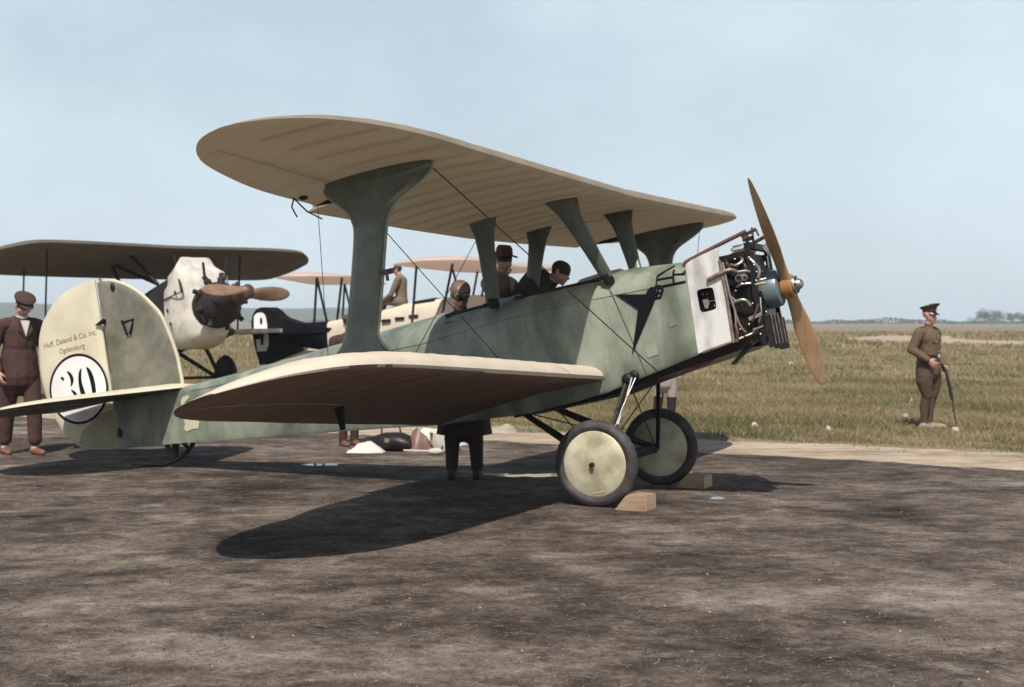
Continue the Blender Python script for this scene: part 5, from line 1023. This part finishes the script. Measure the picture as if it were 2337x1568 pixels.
mb = MB(); mb.prism([(.35, -1.35, .93), (.35, 1.35, .93), (-.2, 1.45, .93), (-.75, 1.2, .93), (-.62, .3, .93), (-.62, -.3, .93), (-.95, -1.3, .93), (-.2, -1.45, .93)], (0, 0, .09)); mb.build('stabilizer', COVER, p3)
for sg in (-1, 1):
    for a, b in (((4.7, .6), (4.9, 2.03)), ((5.3, .62), (5.7, 2.03))): ebar(p3, (a[0], sg * 2.2, a[1]), (b[0], sg * 2.2, b[1]), .028, 'interplane_strut', WIRE, flat=.6)
    ebar(p3, (5.4, sg * .3, 1.45), (5.7, sg * .6, 2.02), .025, 'cabane_strut', WIRE); ebar(p3, (4.9, sg * .3, 1.45), (4.9, sg * .6, 2.02), .025, 'cabane_strut', WIRE)
    ebar(p3, (5.5, sg * .3, .3), (5.3, sg * .7, -.0), .03, 'gear_leg'); mb = MB(); mb.lathe([(-.05, .25), (-.04, .33), (0, .36), (.04, .33), (.05, .25), (.07, .02)], (5.3, sg * .8, .0), (0, sg, 0), 28); mb.build('wheel', BLACKM, p3, smooth=50)
mb = MB(); mb.loft([[(x, y, fz) for y, fz in ((-.24, z - .06), (.24, z - .06), (.24, z + .03), (-.24, z + .03))] for x, z in ((3.75, 1.40), (4.25, 1.45))]); mb.build('cockpit', LEATHER, fus3)
for k in range(3): mb = MB(); mb.box((3.0 + .34 * k, -.37 - .0 * k, 1.02 + .03 * k), (3.22 + .34 * k, -.30, 1.08 + .03 * k)); mb.build('exhaust_slot', LEATHER, fus3)
# --- biplane seen side-on farther back, nose to the left
p5 = empty('biplane', m=body_matrix(R(180), 0, (-4.6, 34.0, 0.0)) @ Matrix.Translation((0, 0, .35))); tag(p5, 'distant side-on biplane whose thin pale wing and N-strut show left of the big strut', 'biplane')
simple_wing(p5, 'upper_wing', -1.1, 1.05, 3.6, 2.24, .0, PINKW, tk=.6); simple_wing(p5, 'lower_wing', -1.2, .6, 3.4, .45, .02, PINKW, .35, tk=.7)
mb = MB(); mb.loft([[(x, w * math.cos(a), zc + h_ * math.sin(a)) for a in np.linspace(0, 2 * math.pi, 17)[:-1]] for x, w, zc, h_ in ((-4.5, .05, .75, .18), (-2.5, .25, .65, .3), (0, .36, .62, .40), (1.3, .34, .62, .38), (1.7, .15, .62, .2))]); mb.build('fuselage', CRF, p5, smooth=60)
for sg in (-1, 1):
    for a, b in (((.15, .5), (0.05, 2.24)), ((-.35, .5), (.05, 2.24)), ((-.35, .5), (-.55, 2.24))): ebar(p5, (a[0], sg * 2.6, a[1]), (b[0], sg * 2.6, b[1]), .03, 'interplane_strut', WIRE, flat=.6)
    mb = MB(); mb.lathe([(-.05, .25), (-.04, .33), (0, .36), (.04, .33), (.05, .25), (.07, .02)], (.5, sg * .8, .0), (0, sg, 0), 28); mb.build('wheel', BLACKM, p5, smooth=50); ebar(p5, (.5, sg * .3, .4), (.5, sg * .78, 0), .03, 'gear_leg')
mb = MB(); mb.prism([(-4.6, -.02, .7), (-4.5, -.02, 1.02), (-4.2, -.02, 1.03), (-3.7, -.02, .85)], (0, .04, 0)); mb.build('fin', CRF, p5)
# person sitting on the pale biplane
bpy.context.view_layer.update(); q3 = p3.matrix_world @ V((3.35, -.05, 1.42)); figure((q3.x, q3.y, q3.z - .90), R(165), 'man in olive shirt sitting on the pale biplane behind the near wing strut', ((0, 0, .95), (.02, 0, 1.36), (.05, 0, 1.50)), ((-1, (.12, -.25, 1.08), (.30, -.18, .95)), (1, (.15, .25, 1.08), (.36, .16, .95))), ((-1, (.42, -.10, .95), (.55, -.10, .55)), (1, (.42, .10, .95), (.55, .10, .55))), None, [TUNIC, SKIN, TUNIC, HAIR, TUNIC, TAN], (1, .1, -.2))

# ================================================================== HAZE
HZ = bpy.data.materials.new('haze'); HZ.use_nodes = True; t = HZ.node_tree; t.nodes.clear()
o_ = nn(t, 'ShaderNodeOutputMaterial'); pv_ = nn(t, 'ShaderNodeVolumePrincipled'); pv_.inputs['Color'].default_value = (.80, .88, .96, 1); pv_.inputs['Density'].default_value = .00042; pv_.inputs['Anisotropy'].default_value = -.3
t.links.new(pv_.outputs[0], o_.inputs['Volume'])
mb = MB(); mb.box((-2700, -300, -1), (2700, 2700, 32)); hz = mb.build('haze', HZ, smooth=0); tag(hz, 'thin blue summer haze over the airfield', 'haze', kind='stuff')
